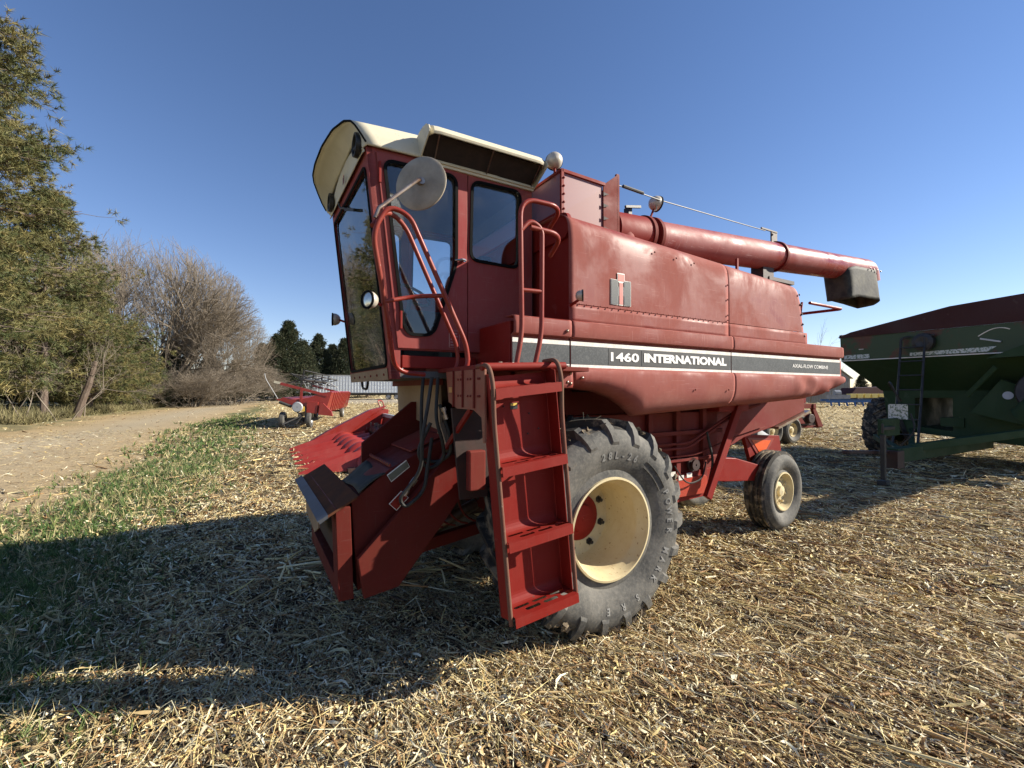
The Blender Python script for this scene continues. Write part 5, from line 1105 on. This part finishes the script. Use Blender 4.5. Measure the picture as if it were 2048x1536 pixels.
b = MB(); b.prism([(-2.6, 1.3), (3.5, 1.3), (3.2, 2.25), (-1.8, 2.1)], 2, (), SV(0)); b.build("body", MAROON, RW, bevel=0.03); b = MB(); b.box((-2.2, 0.2, 0.6), (3.0, 1.8, 1.28)); b.build("underframe", BLACK, RW)
for x in (-1.4, 2.0): simple_wheel(RW, (x, -0.1, 0.5), 0.5, 0.3, 0.25)
# ------------------------------------------------------------------ trees
def tri_mesh(name, V, F, m, col=None, quads=False):
    me = bpy.data.meshes.new(name); V = np.asarray(V, np.float32); F = np.asarray(F, np.int32)
    k = F.shape[1]; me.vertices.add(len(V)); me.vertices.foreach_set("co", V.reshape(-1)); me.loops.add(F.size); me.loops.foreach_set("vertex_index", F.reshape(-1))
    me.polygons.add(len(F)); me.polygons.foreach_set("loop_start", np.arange(0, F.size, k, dtype=np.int32)); me.polygons.foreach_set("loop_total", np.full(len(F), k, np.int32))
    me.update(calc_edges=True)
    if col is not None: color_attr(me, col)
    me.materials.append(m); return me
BARK = mat("pine_bark", (0.17, 0.135, 0.11), 0.95, 0, (0.10, 0.07, 0.055), 6, 0.9, 0.02, 12, 0.1, stretch=(1, 1, 0.3))
TWIG = mat("bare_bark", (0.175, 0.145, 0.110), 0.9, 0, (0.27, 0.225, 0.175), 3, 0.7)
LEAF = mat("needles", (0.1, 0.12, 0.05), 0.65, 0, None, attr="col", spec=0.3)
def unit(a): return a / (np.linalg.norm(a, axis=-1, keepdims=True) + 1e-9)
def needles(C, D, L, n, wid, cols, spread=1.0, r=rng):
    """C centres, D directions (m,3): n needles per tuft fanned round D"""
    m = len(C); d = unit(D[:, None, :] * 1.0 + r.normal(0, 0.75 * spread, (m, n, 3))); l = (L[:, None] * r.uniform(0.6, 1.1, (m, n)))[..., None]
    s = unit(np.cross(d, r.normal(0, 1, (m, n, 3)))) * wid
    c = C[:, None, :] + D[:, None, :] * l * r.uniform(-0.3, 0.5, (m, n, 1))
    V = np.stack([c - s, c + s, c + d * l], 2).reshape(-1, 3); F = np.arange(len(V)).reshape(-1, 3)
    k = np.repeat(cols[:, None, :], n, 1) * r.uniform(0.65, 1.35, (m, n, 1)); k = np.repeat(k[:, :, None, :], 3, 2).reshape(-1, 3)
    return V, F, np.clip(k, 0, 1)
def conifer(seed, H, z0, rad, nbr, sub, tl, nn, wid, colA, colB, shape="pine", lean=0.0, tr=0.22):
    r = np.random.default_rng(seed); C = []; D = []; K = []; tb = MB()
    tk = fillet([(0, 0, -0.3), (0.03, 0, H * 0.3), (lean * 0.5, 0.05, H * 0.6), (lean, 0, H)], H * 0.2, 4)
    tb.tube(tk, [tr * (1 - 0.9 * i / 11) for i in range(12)][:len(tk)], 9)
    pine = shape == "pine"
    for i in range(nbr):
        t = (i + r.random()) / nbr; z = z0 + (H - z0) * t
        if pine: R_ = rad * (0.45 + 0.55 * math.sin(math.pi * min(1, 0.25 + t * 0.75))) * r.uniform(0.6, 1.02) * (1 - 0.7 * max(0, t - .62) / .38)
        else: R_ = rad * (1 - t) ** 0.75 * r.uniform(0.7, 1.1) + 0.15
        a = r.uniform(0, 2 * math.pi); up = (0.12 if pine else 0.35) + r.normal(0, 0.14)
        p0 = np.array([lean * z / H, 0, z]); d0 = np.array([math.cos(a), math.sin(a), up]); p1 = p0 + d0 * R_ * 0.6 + np.array([0, 0, -0.08 * R_]); p2 = p1 + np.array([math.cos(a + r.normal(0, .25)), math.sin(a + r.normal(0, .25)), up + 0.3]) * R_ * 0.4
        tb.tube([p0, p1, p2], [0.05 * R_ / 2 + 0.015, 0.02 * R_ / 2 + 0.010, 0.006], 4, cap=False)
        tone = r.normal(0, 0.12)
        for j in range(sub):
            q = r.uniform(0.3, 1.0) ** 0.6; base = p0 + (p1 - p0) * q * 1.66 if q < 0.6 else p1 + (p2 - p1) * (q - 0.6) / 0.4
            off = np.clip(r.normal(0, 1, 3), -1.5, 1.5) * np.array([1, 1, 0.32 if pine else 0.55]) * R_ * (0.17 if pine else 0.13) * (1.3 if q > .6 else 1); c = base + off
            if pine: tb.tube([base, base * 0.4 + c * 0.6 + np.array([0, 0, -0.05]), c], [0.014, 0.010, 0.006], 3, cap=False)
            mk = np.clip(r.normal(0.30, 0.25) + tone, 0, 1)
            for _ in range(5 if pine else 4):
                cc = c + r.normal(0, 1, 3) * tl * (0.75 if pine else 1.0); C.append(cc); dd = (cc - c) * 2.5 + off * 0.4 + d0 * 0.35 * tl * 3 + np.array([0, 0, 0.35]) * tl; D.append(dd / (np.linalg.norm(dd) + 1e-6))
                k2 = np.clip(mk + r.normal(0, 0.10), 0, 1); K.append(np.array(colA) * (1 - k2) + np.array(colB) * k2)
    C = np.array(C); D = np.array(D); K = np.array(K)
    V, F, k = needles(C, D, np.full(len(C), tl) * r.uniform(0.8, 1.25, len(C)), nn, wid, K, spread=1.25 if pine else 1.0, r=r)
    return tri_mesh("crown", V, F, LEAF, k), tb.mesh("trunk")
def plant_tree(name, meshes, x, y, rz, s, label, cat, group=None, sz=1.0):
    e = empty(name, (x, y, H1(x, y) - 0.05), rz, label, cat, group); e.scale = (s, s, s * sz)
    for nm, me, m in meshes:
        o = bpy.data.objects.new(nm, me); COL.objects.link(o); o.parent = e
        if not me.materials: me.materials.append(m)
    return e
OL, YB_ = (0.068, 0.086, 0.030), (0.24, 0.195, 0.075)
pA = conifer(11, 19, 2.2, 4.0, 110, 18, 0.26, 24, 0.012, OL, YB_)
pB = conifer(12, 15, 5.6, 4.4, 75, 16, 0.25, 22, 0.015, OL, YB_)
pC = conifer(13, 11, 1.0, 4.2, 90, 15, 0.25, 20, 0.016, OL, YB_)
cA = conifer(21, 9, 0.2, 3.3, 150, 20, 0.16, 12, 0.030, (0.030, 0.045, 0.022), (0.09, 0.085, 0.04), "cedar", tr=0.16)
def PM(c): return [("crown", c[0], LEAF), ("trunk", c[1], BARK)]
for (px, Y, rz, s, mesh, lab) in (
        (-150, 15.5, 0.4, 1.0, pA, "nearest tall pine leaning in at the left edge, its tufts high in the corner"),
        (-190, 19.5, 5.1, 1.12, pA, "tall pine right behind the nearest one, filling the upper left corner"),
        (88, 27, 2.2, 0.90, pB, "tall pine with bare straight trunk rising beside the lane"),
        (-10, 32, 1.1, 1.0, pC, "pine with low boughs at the very left edge, behind the others"),
        (180, 33, 4.0, 0.9, pC, "shorter pine with low boughs reaching out over the lane's verge"),
        (240, 39, 5.3, 0.66, pC, "smallest pine at the end of the pine row, next to the bare tree"),
        (-450, 24, 1.3, 1.15, pA, "pine farther along the row outside the left edge"),
        (-620, 22, 2.9, 1.1, pB, "pine far along the row outside the left edge"),
        (-900, 19, 0.9, 1.0, pA, "last pine of the row outside the left edge")):
    plant_tree("pine_tree", PM(mesh), at(px, Y), Y, rz, s, lab, "pine tree", "pines along the farm lane")
ced = [(-60, 36, 1.0, "cedar in deep shade at the left edge, below the pines"), (40, 37, 0.9, "dark cedar filling the gap left of the straight pine trunk"), (125, 38, 1.0, "dark cedar between the straight trunk and the leaning pale trunk"),
       (205, 41, 0.85, "cedar under the low pine boughs, right of the leaning pale trunk"), (285, 46, 0.95, "cedar where the pine row ends and the bare trees begin"), (345, 52, 1.0, "cedar seen through the stems of the largest bare tree"),
       (420, 58, 0.9, "cedar seen through the twigs of the wide bare tree"), (470, 62, 0.8, "rightmost cedar hidden in the grey leafless thicket")]
for i, (px, Y, s, lab) in enumerate(ced):
    plant_tree("cedar_tree", PM(cA), at(px, Y), Y, i * 1.3, s * 0.8, lab, "cedar tree", "dark cedars behind the left-hand trees")
rc = [(552, 70, 1.12, "cedar with a sharp spire, first one right of the bare tree"), (578, 72, 1.22, "tallest cedar with twin points above the header trailer"), (605, 74, 1.05, "cedar just left of the pale semi trailer's end"),
      (636, 84, 1.15, "cedar with a round head behind the left end of the semi trailer"), (690, 84, 1.2, "broad cedar behind the semi trailer beside the cab glass"), (665, 88, 1.0, "narrow cedar in the gap behind the semi trailer"), (735, 86, 1.15, "cedar behind the semi trailer, hidden by the cab"), (525, 74, 0.9, "cedar half hidden by the bare tree's outer twigs")]
for i, (px, Y, s, lab) in enumerate(rc):
    plant_tree("cedar_tree", PM(cA), at(px, Y), Y, i * 2.1, s, lab, "cedar tree", "cedars on the far edge of the yard", sz=1.0 + 0.12 * (i % 2))
for i, (px, Y, s, lab) in enumerate([(1722, 95, 0.55, "small dark tree on the skyline beside the shed"), (1752, 100, 0.5, "small dark tree on the skyline behind the grain cart's hopper")]):
    plant_tree("cedar_tree", PM(cA), at(px, Y), Y, i, s, lab, "tree", "small trees on the right skyline")
# bare trees
def bare_mesh(seed, stems, H, depth, spread=0.5, lean=(0, 0), kids=(3, 4), r0=0.16, base=0.3, open_=0.55, Rd=None):
    r = np.random.default_rng(seed); V = []; F = []
    def seg(p, q, a, b):
        d = q - p; d = d / (np.linalg.norm(d) + 1e-9); s = np.cross(d, [0.31, 0.2, 0.93]); s /= np.linalg.norm(s) + 1e-9; t = np.cross(d, s); n = len(V)
        for c, w in ((p, a), (q, b)):
            for k in range(3): an = k * 2.094; V.append(c + (s * math.cos(an) + t * math.sin(an)) * w)
        for k in range(3): F.append((n + k, n + (k + 1) % 3, n + 3 + (k + 1) % 3, n + 3 + k))
    def grow(p, d, L, w, lev):
        n = 3 if lev < 3 else 2; q = p
        for i in range(n):
            d = unit(d + r.normal(0, 0.10, 3) + np.array([0, 0, 0.07])); q2 = q + d * L / n
            if Rd is not None:                                                # keep twig ends inside a rounded dome
                e = np.linalg.norm(q2 / np.array([Rd, Rd, H]));
                if e > 1.0: return
            seg(q, q2, w * (1 - 0.40 * i / n), w * (1 - 0.40 * (i + 1) / n))
            if lev < depth and i >= (1 if lev < 2 else 0):
                for _ in range(int(r.integers(*kids))):
                    dd = unit(d + r.normal(0, spread, 3)); grow(q2, dd, L * r.uniform(0.55, 0.8), max(0.007, w * 0.5), lev + 1)
            q = q2
    for s in range(stems):
        a = 2 * math.pi * (s + r.random()) / stems; tilt = open_ * r.uniform(0.3, 1.2); d = unit(np.array([math.cos(a) * tilt + lean[0], math.sin(a) * tilt + lean[1], 1.0])); grow(np.array([math.cos(a) * base * r.random(), math.sin(a) * base * r.random(), -0.2]), d, H * 0.42 * r.uniform(0.85, 1.1), r0, 0)
    return tri_mesh("branches", np.array(V), np.array(F), TWIG)
bA = bare_mesh(5, 17, 10.0, 4, 0.42, (0.05, 0), (2, 4), 0.11, 1.5, 1.15, 8.5)
bB = bare_mesh(6, 14, 7.0, 4, 0.46, (0.15, 0), (2, 4), 0.07, 1.5, 1.5, 8.0)
bC = bare_mesh(8, 2, 6.0, 3, 0.45, (0, 0), (2, 3), 0.05)
def bare(px, Y, me, s, rz, lab, sx=1.0, sz=1.0, grp=None):
    e = plant_tree("bare_tree", [("branches", me, TWIG)], at(px, Y), Y, rz, s, lab, "bare tree", grp); e.scale = (s * sx, s * sx, s * sz)
bare(290, 50, bA, 1.7, 0.3, "largest leafless grey-brown tree, fanning up beside the pines", 0.95, 1.18)
bare(415, 53, bB, 1.5, 2.0, "wide leafless tree with arching twigs, right half of the grey thicket", 0.75, 1.25)
bare(465, 56, bB, 1.0, 4.0, "low leafless thicket tree at the lane bend", 1.2, 0.8)
bare(385, 49, bB, 0.85, 5.2, "leafless bush leaning out over the verge in front of the grey thicket", 1.3, 0.8)
bare(48, 24, bC, 0.75, 1.0, "thin leafless sapling left of the straight pine trunk")
bare(128, 26, bC, 0.95, 3.0, "leafless sapling right of the straight pine trunk")
bare(165, 30, bC, 1.0, 4.6, "leafless sapling beside the leaning pale trunk")
bare(20, 27, bC, 0.8, 5.6, "leafless sapling at the left edge below the pines")
bare(655, 92, bB, 1.0, 0.8, "bare treetop showing between the cedars behind the semi trailer")
bare(1615, 60, bC, 1.75, 0.5, "small leafless tree above the rear of the combine's side shield", 0.8, 1.0)
b = MB(); b.tube([(0, 0, -0.2), (0.9, 0, 2.2), (1.3, 0, 3.6)], [0.24, 0.18, 0.12], 9)
lt = bpy.data.objects.new("leaning_trunk", b.mesh("leaning_trunk")); COL.objects.link(lt); lt.data.materials.append(BARK); lt.location = (at(150, 29), 29, H1(at(150, 29), 29)); tag(lt, "pale leaning tree trunk at the edge of the lane among the pines", "tree trunk")
# brush along the verge
def brush():
    r = np.random.default_rng(3); n = 2600
    t = r.random(n); yy = 22 + 42 * t; xx = np.interp(yy, *LANE_L) - 0.5 - np.abs(r.normal(0, 1.6, n)); zz = height(xx, yy)
    C = np.stack([xx, yy, zz], -1); D = np.tile(np.array([0, 0, 1.0]), (n, 1)); K = np.array([0.13, 0.12, 0.055]) * r.uniform(0.5, 1.5, (n, 1)) + r.uniform(0, 0.07, (n, 1)) * np.array([1, .7, .4])
    V, F, k = needles(C, D, r.uniform(0.2, 0.7, n), 12, 0.016, K, 0.7, r)
    o = bpy.data.objects.new("verge_brush", tri_mesh("verge_brush", V, F, LEAF, k)); COL.objects.link(o); tag(o, "low dry brush and grass along the foot of the trees", "brush", kind="stuff")
brush()
# ------------------------------------------------------------------ corn residue, grass
RES = mat("corn_residue", (0.5, 0.4, 0.25), 0.75, 0, None, attr="col", fine=(0.25, 0.18, 0.1), fscale=120, famt=0.35, spec=0.35)
PAL = np.array([(0.66, 0.55, 0.31), (0.78, 0.71, 0.50), (0.50, 0.36, 0.17), (0.30, 0.17, 0.07), (0.09, 0.05, 0.025), (0.62, 0.50, 0.22), (0.17, 0.12, 0.07)])
def scatter(n, rmin, rmax, az0=-60, az1=60, r=rng, power=1.0):
    a = np.radians(r.uniform(az0, az1, n)); u = r.random(n); rad = np.sqrt(rmin ** 2 + (rmax ** 2 - rmin ** 2) * u) if power == 1 else rmin + (rmax - rmin) * u
    return rad * np.sin(a), rad * np.cos(a)
def keep(x, y, r=rng):
    lane, grass, verge, far = zones(x, y); p = (1 - 0.97 * lane) * (1 - 0.88 * grass) * (1 - verge) * (1 - 0.9 * far)
    patch = 0.55 + 0.75 * vnoise(x, y, 0.55); k = r.random(len(x)) < p * patch
    return x[k], y[k]
def pieces(x, y, L, W, lift, ang, pitch, curl, cols, seg=2, r=rng):
    n = len(x); z = height(x, y); t = np.linspace(-0.5, 0.5, seg + 1)
    h = np.stack([np.cos(ang), np.sin(ang), np.zeros(n)], -1); s = np.stack([-np.sin(ang), np.cos(ang), np.zeros(n)], -1)
    roll = r.normal(0, 0.6, n)
    V = np.empty((n, seg + 1, 2, 3))
    for i, tt in enumerate(t):
        bend = curl * (tt * 2) ** 2; c = np.stack([x, y, z + lift], -1) + h * (L * tt)[:, None] + s * (bend * L * 0.3)[:, None]
        c[:, 2] += np.sin(pitch) * L * tt + np.abs(curl) * L * 0.12 * (1 - 4 * tt * tt)
        w = (W * (0.5 - 0.28 * abs(tt) * 2))[:, None]; rr = roll + tt * 1.4 * np.sign(curl)
        sd = s * np.cos(rr)[:, None]; sd = sd + np.stack([np.zeros(n), np.zeros(n), np.sin(rr)], -1)
        V[:, i, 0] = c - sd * w; V[:, i, 1] = c + sd * w
    base = np.arange(n)[:, None] * (seg + 1) * 2; F = []
    for i in range(seg): F.append(np.concatenate([base + 2 * i, base + 2 * i + 1, base + 2 * i + 3, base + 2 * i + 2], 1))
    return V.reshape(-1, 3), np.concatenate(F, 0), np.repeat(cols, (seg + 1) * 2, 0)
def colours(n, w, r=rng):
    k = r.choice(len(PAL), n, p=np.array(w) / sum(w)); c = PAL[k] * r.uniform(0.75, 1.25, (n, 1)) * (1 + r.normal(0, 0.015, (n, 3))); return np.clip(c, 0.01, 0.9)
acc = []
def addp(t):
    acc.append(t)
ROW = 2.30                                                          # heading of the old corn rows
for (n, r0, r1, lm, wm, lf, sg) in ((68000, 1.2, 4.0, 0.028, 0.0070, 0.05, 2), (68000, 4.0, 8.0, 0.040, 0.011, 0.055, 2), (46000, 8, 18, 0.075, 0.022, 0.04, 1), (38000, 18, 45, 0.15, 0.05, 0.05, 1), (18000, 45, 85, 0.32, 0.11, 0.06, 1)):
    x, y = keep(*scatter(n, r0, r1)); m = len(x)
    L = lm * np.exp(rng.normal(0, 0.5, m)); W = wm * np.exp(rng.normal(0, 0.4, m))
    addp(pieces(x, y, L, W, rng.uniform(0, lf, m), rng.uniform(0, math.pi, m), rng.normal(0, 0.5, m), rng.normal(0, 0.9, m), colours(m, (5, 4, 3, 2, 2, 1.5, 2)), sg))
# pale husk scraps lying on top, gathered in drifts
for (n, r0, r1, lm, wm) in ((20000, 1.2, 4.5, 0.024, 0.010), (36000, 4.5, 11, 0.034, 0.014), (30000, 11, 24, 0.06, 0.028)):
    x, y = keep(*scatter(n, r0, r1)); k = rng.random(len(x)) < np.clip((vnoise(x, y, 0.31) - 0.30) * 2.2, 0.05, 1); x, y = x[k], y[k]; m = len(x)
    addp(pieces(x, y, lm * np.exp(rng.normal(0, 0.4, m)), wm * np.exp(rng.normal(0, 0.3, m)), rng.uniform(0.015, 0.05, m), rng.uniform(0, math.pi, m), rng.normal(0, 0.4, m), rng.normal(0, 0.8, m), colours(m, (4, 7, 1, .5, .2, 1.5, .3)), 2))
# longer husks and leaves, thin straws
for (n, r0, r1, lm, wm, sg) in ((2600, 1.2, 4.5, 0.10, 0.014, 4), (3600, 4.5, 10, 0.11, 0.018, 3), (3500, 10, 22, 0.18, 0.032, 2)):
    x, y = keep(*scatter(n, r0, r1)); m = len(x)
    L = np.minimum(lm * np.exp(rng.normal(0, 0.45, m)), lm * 2.0); W = np.minimum(wm * np.exp(rng.normal(0, 0.4, m)), wm * 1.5); a = np.where(rng.random(m) < 0.5, ROW + rng.normal(0, 0.35, m), rng.uniform(0, math.pi, m))
    addp(pieces(x, y, L, W, rng.uniform(0.01, 0.05, m), a, rng.normal(0, 0.18, m), rng.normal(0, 0.8, m), colours(m, (4, 3, 4, 3, 1, 3, 1)), sg))
for (n, r0, r1) in ((15000, 1.2, 5), (20000, 5, 11), (10000, 11, 18)):
    x, y = keep(*scatter(n, r0, r1)); m = len(x); L = rng.uniform(0.08, 0.42, m)
    addp(pieces(x, y, L, np.full(m, 0.004 if r1 < 6 else (0.007 if r1 < 12 else 0.014)), rng.uniform(0.01, 0.06, m), np.where(rng.random(m) < 0.6, ROW + rng.normal(0, 0.3, m), rng.uniform(0, math.pi, m)), rng.normal(0, 0.2, m), rng.normal(0, 0.5, m), colours(m, (3, 2, 4, 4, 1, 3, 1)), 2))
def joined(name, parts, m, label, cat):
    V = []; F = []; K = []; n = 0
    for v, f, k in parts: V.append(v); F.append(f + n); K.append(k); n += len(v)
    me = tri_mesh(name, np.concatenate(V), np.concatenate(F), m, np.concatenate(K)); o = bpy.data.objects.new(name, me); COL.objects.link(o); return tag(o, label, cat, kind="stuff")
joined("corn_residue", acc, RES, "chopped pale corn leaves, husks and straw covering the field", "corn residue")
# stalks: round, jointed
def stalks(n, r0, r1, lm, rad, az=(-58, 58), heap=None):
    if heap is None: x, y = keep(*scatter(n, r0, r1, *az)); ang = ROW + rng.normal(0, 0.42, len(x)); o = rng.random(len(x)) < 0.25; ang[o] = rng.uniform(0, math.pi, o.sum())
    else: x = rng.normal(heap[0], heap[2], n); y = rng.normal(heap[1], heap[2], n); ang = rng.uniform(0, math.pi, n)
    m = len(x); L = lm * np.exp(rng.normal(0, 0.45, m)); R_ = rad * rng.uniform(0.5, 1.25, m); z = height(x, y) + R_ * rng.uniform(0.6, 2.2, m) + (0 if heap is None else rng.uniform(0, 0.10, m)); pit = rng.normal(0, 0.07, m)
    h = np.stack([np.cos(ang) * np.cos(pit), np.sin(ang) * np.cos(pit), np.sin(pit)], -1); s = unit(np.cross(h, [0, 0, 1.0])); u = np.cross(s, h); C = np.stack([x, y, z], -1); sg = 3; V = np.empty((m, sg + 1, 5, 3))
    bend = rng.normal(0, 0.04, m)
    for i in range(sg + 1):
        t = i / sg - 0.5; c = C + h * (L * t)[:, None] + s * (L * bend * (4 * t * t))[:, None]; rr = R_ * (1.0 + 0.12 * (i % 2)) * (1 - 0.25 * (t + .5))
        for k in range(5): a = k * 2 * math.pi / 5; V[:, i, k] = c + (s * math.cos(a) + u * math.sin(a)) * rr[:, None]
    idx = (np.arange(m)[:, None] * (sg + 1) * 5); F = []
    for i in range(sg):
        for k in range(5): F.append(np.concatenate([idx + i * 5 + k, idx + i * 5 + (k + 1) % 5, idx + (i + 1) * 5 + (k + 1) % 5, idx + (i + 1) * 5 + k], 1))
    cc = colours(m, (3, 1, 5, 5, 2, 4, 1)); return V.reshape(-1, 3), np.concatenate(F, 0), np.repeat(cc, (sg + 1) * 5, 0)
joined("corn_stalks", [stalks(1500, 1.3, 4.5, 0.24, 0.0080), stalks(2600, 1.3, 5.5, 0.34, 0.0075, (0, 55)), stalks(7000, 4.5, 12, 0.36, 0.010), stalks(3500, 12, 26, 0.45, 0.014), stalks(60, 0, 0, 0.3, 0.009, heap=(-1.95, 4.3, 0.22)), stalks(70, 0, 0, 0.3, 0.009, heap=(-0.9, 4.0, 0.3))], RES, "broken brown corn stalks lying along the old rows", "corn stalks")
# standing stubble farther out and odd upright straws
def upright(n, r0, r1, hgt, wid, col, az=(-58, 58), zone="field"):
    x, y = scatter(n, r0, r1, *az); lane, grass, verge, far = zones(x, y); w = grass if zone == "grass" else (1 - lane) * (1 - grass) * (1 - verge) * (1 - far); k = rng.random(n) < w; x, y = x[k], y[k]; m = len(x)
    C = np.stack([x, y, height(x, y)], -1); return C
C = upright(2600, 6, 40, 0, 0, None); D = np.tile([0.1, 0, 1.0], (len(C), 1)); V, F, k = needles(C, D, rng.uniform(0.04, 0.16, len(C)), 2, 0.007, colours(len(C), (3, 1, 4, 5, 2, 3, 1)), 0.4)
me = tri_mesh("upright_stubble", V, F, RES, k); o = bpy.data.objects.new("upright_stubble", me); COL.objects.link(o); tag(o, "short upright stubs of cut corn in the field", "stubble", kind="stuff")
# grass strip
parts = []
for (n, r0, r1, hh, w) in ((15000, 2.0, 6.5, 0.085, 0.0032), (20000, 6.5, 14, 0.10, 0.006), (20000, 14, 36, 0.13, 0.016)):
    C = upright(n, r0, r1, 0, 0, None, (-62, -12), "grass"); m = len(C); D = unit(rng.normal(0, 0.35, (m, 3)) + np.array([0, 0, 0.8])); g = rng.random((m, 1))
    K = np.array([0.045, 0.105, 0.025]) * (1 - g) + np.array([0.13, 0.17, 0.05]) * g; K = np.where(rng.random((m, 1)) < 0.28, np.array([[0.40, 0.34, 0.18]]), K)
    V, F, k = needles(C, D, rng.uniform(0.35, 1.5, m) * hh, 8, w, K, 0.55); parts.append((V, F, k))
V = []; F = []; K = []; n0 = 0
for v, f, k in parts: V.append(v); F.append(f + n0); K.append(k); n0 += len(v)
me = tri_mesh("grass_strip", np.concatenate(V), np.concatenate(F), LEAF, np.concatenate(K)); o = bpy.data.objects.new("grass_strip", me); COL.objects.link(o); tag(o, "green grass growing between the gravel lane and the stubble", "grass", kind="stuff")
# thin straw lying in the grass and on the lane
x, y = scatter(42000, 2, 26, -62, -8); lane, grass, verge, far = zones(x, y); k = rng.random(len(x)) < np.clip(0.30 * lane + 0.6 * grass, 0, 1); x, y = x[k], y[k]; m = len(x); rr_ = np.hypot(x, y)
joined("lane_litter", [pieces(x, y, rng.uniform(0.04, 0.22, m), 0.0016 * (1 + rr_ / 5.0), rng.uniform(0.0, 0.05, m), rng.normal(0.15, 0.6, m), rng.normal(0, 0.15, m), rng.normal(0, 0.6, m), colours(m, (3, 2, 4, 3, 1, 2, 1)), 2)], RES, "scattered dry straw lying on the lane and in the grass", "straw litter")
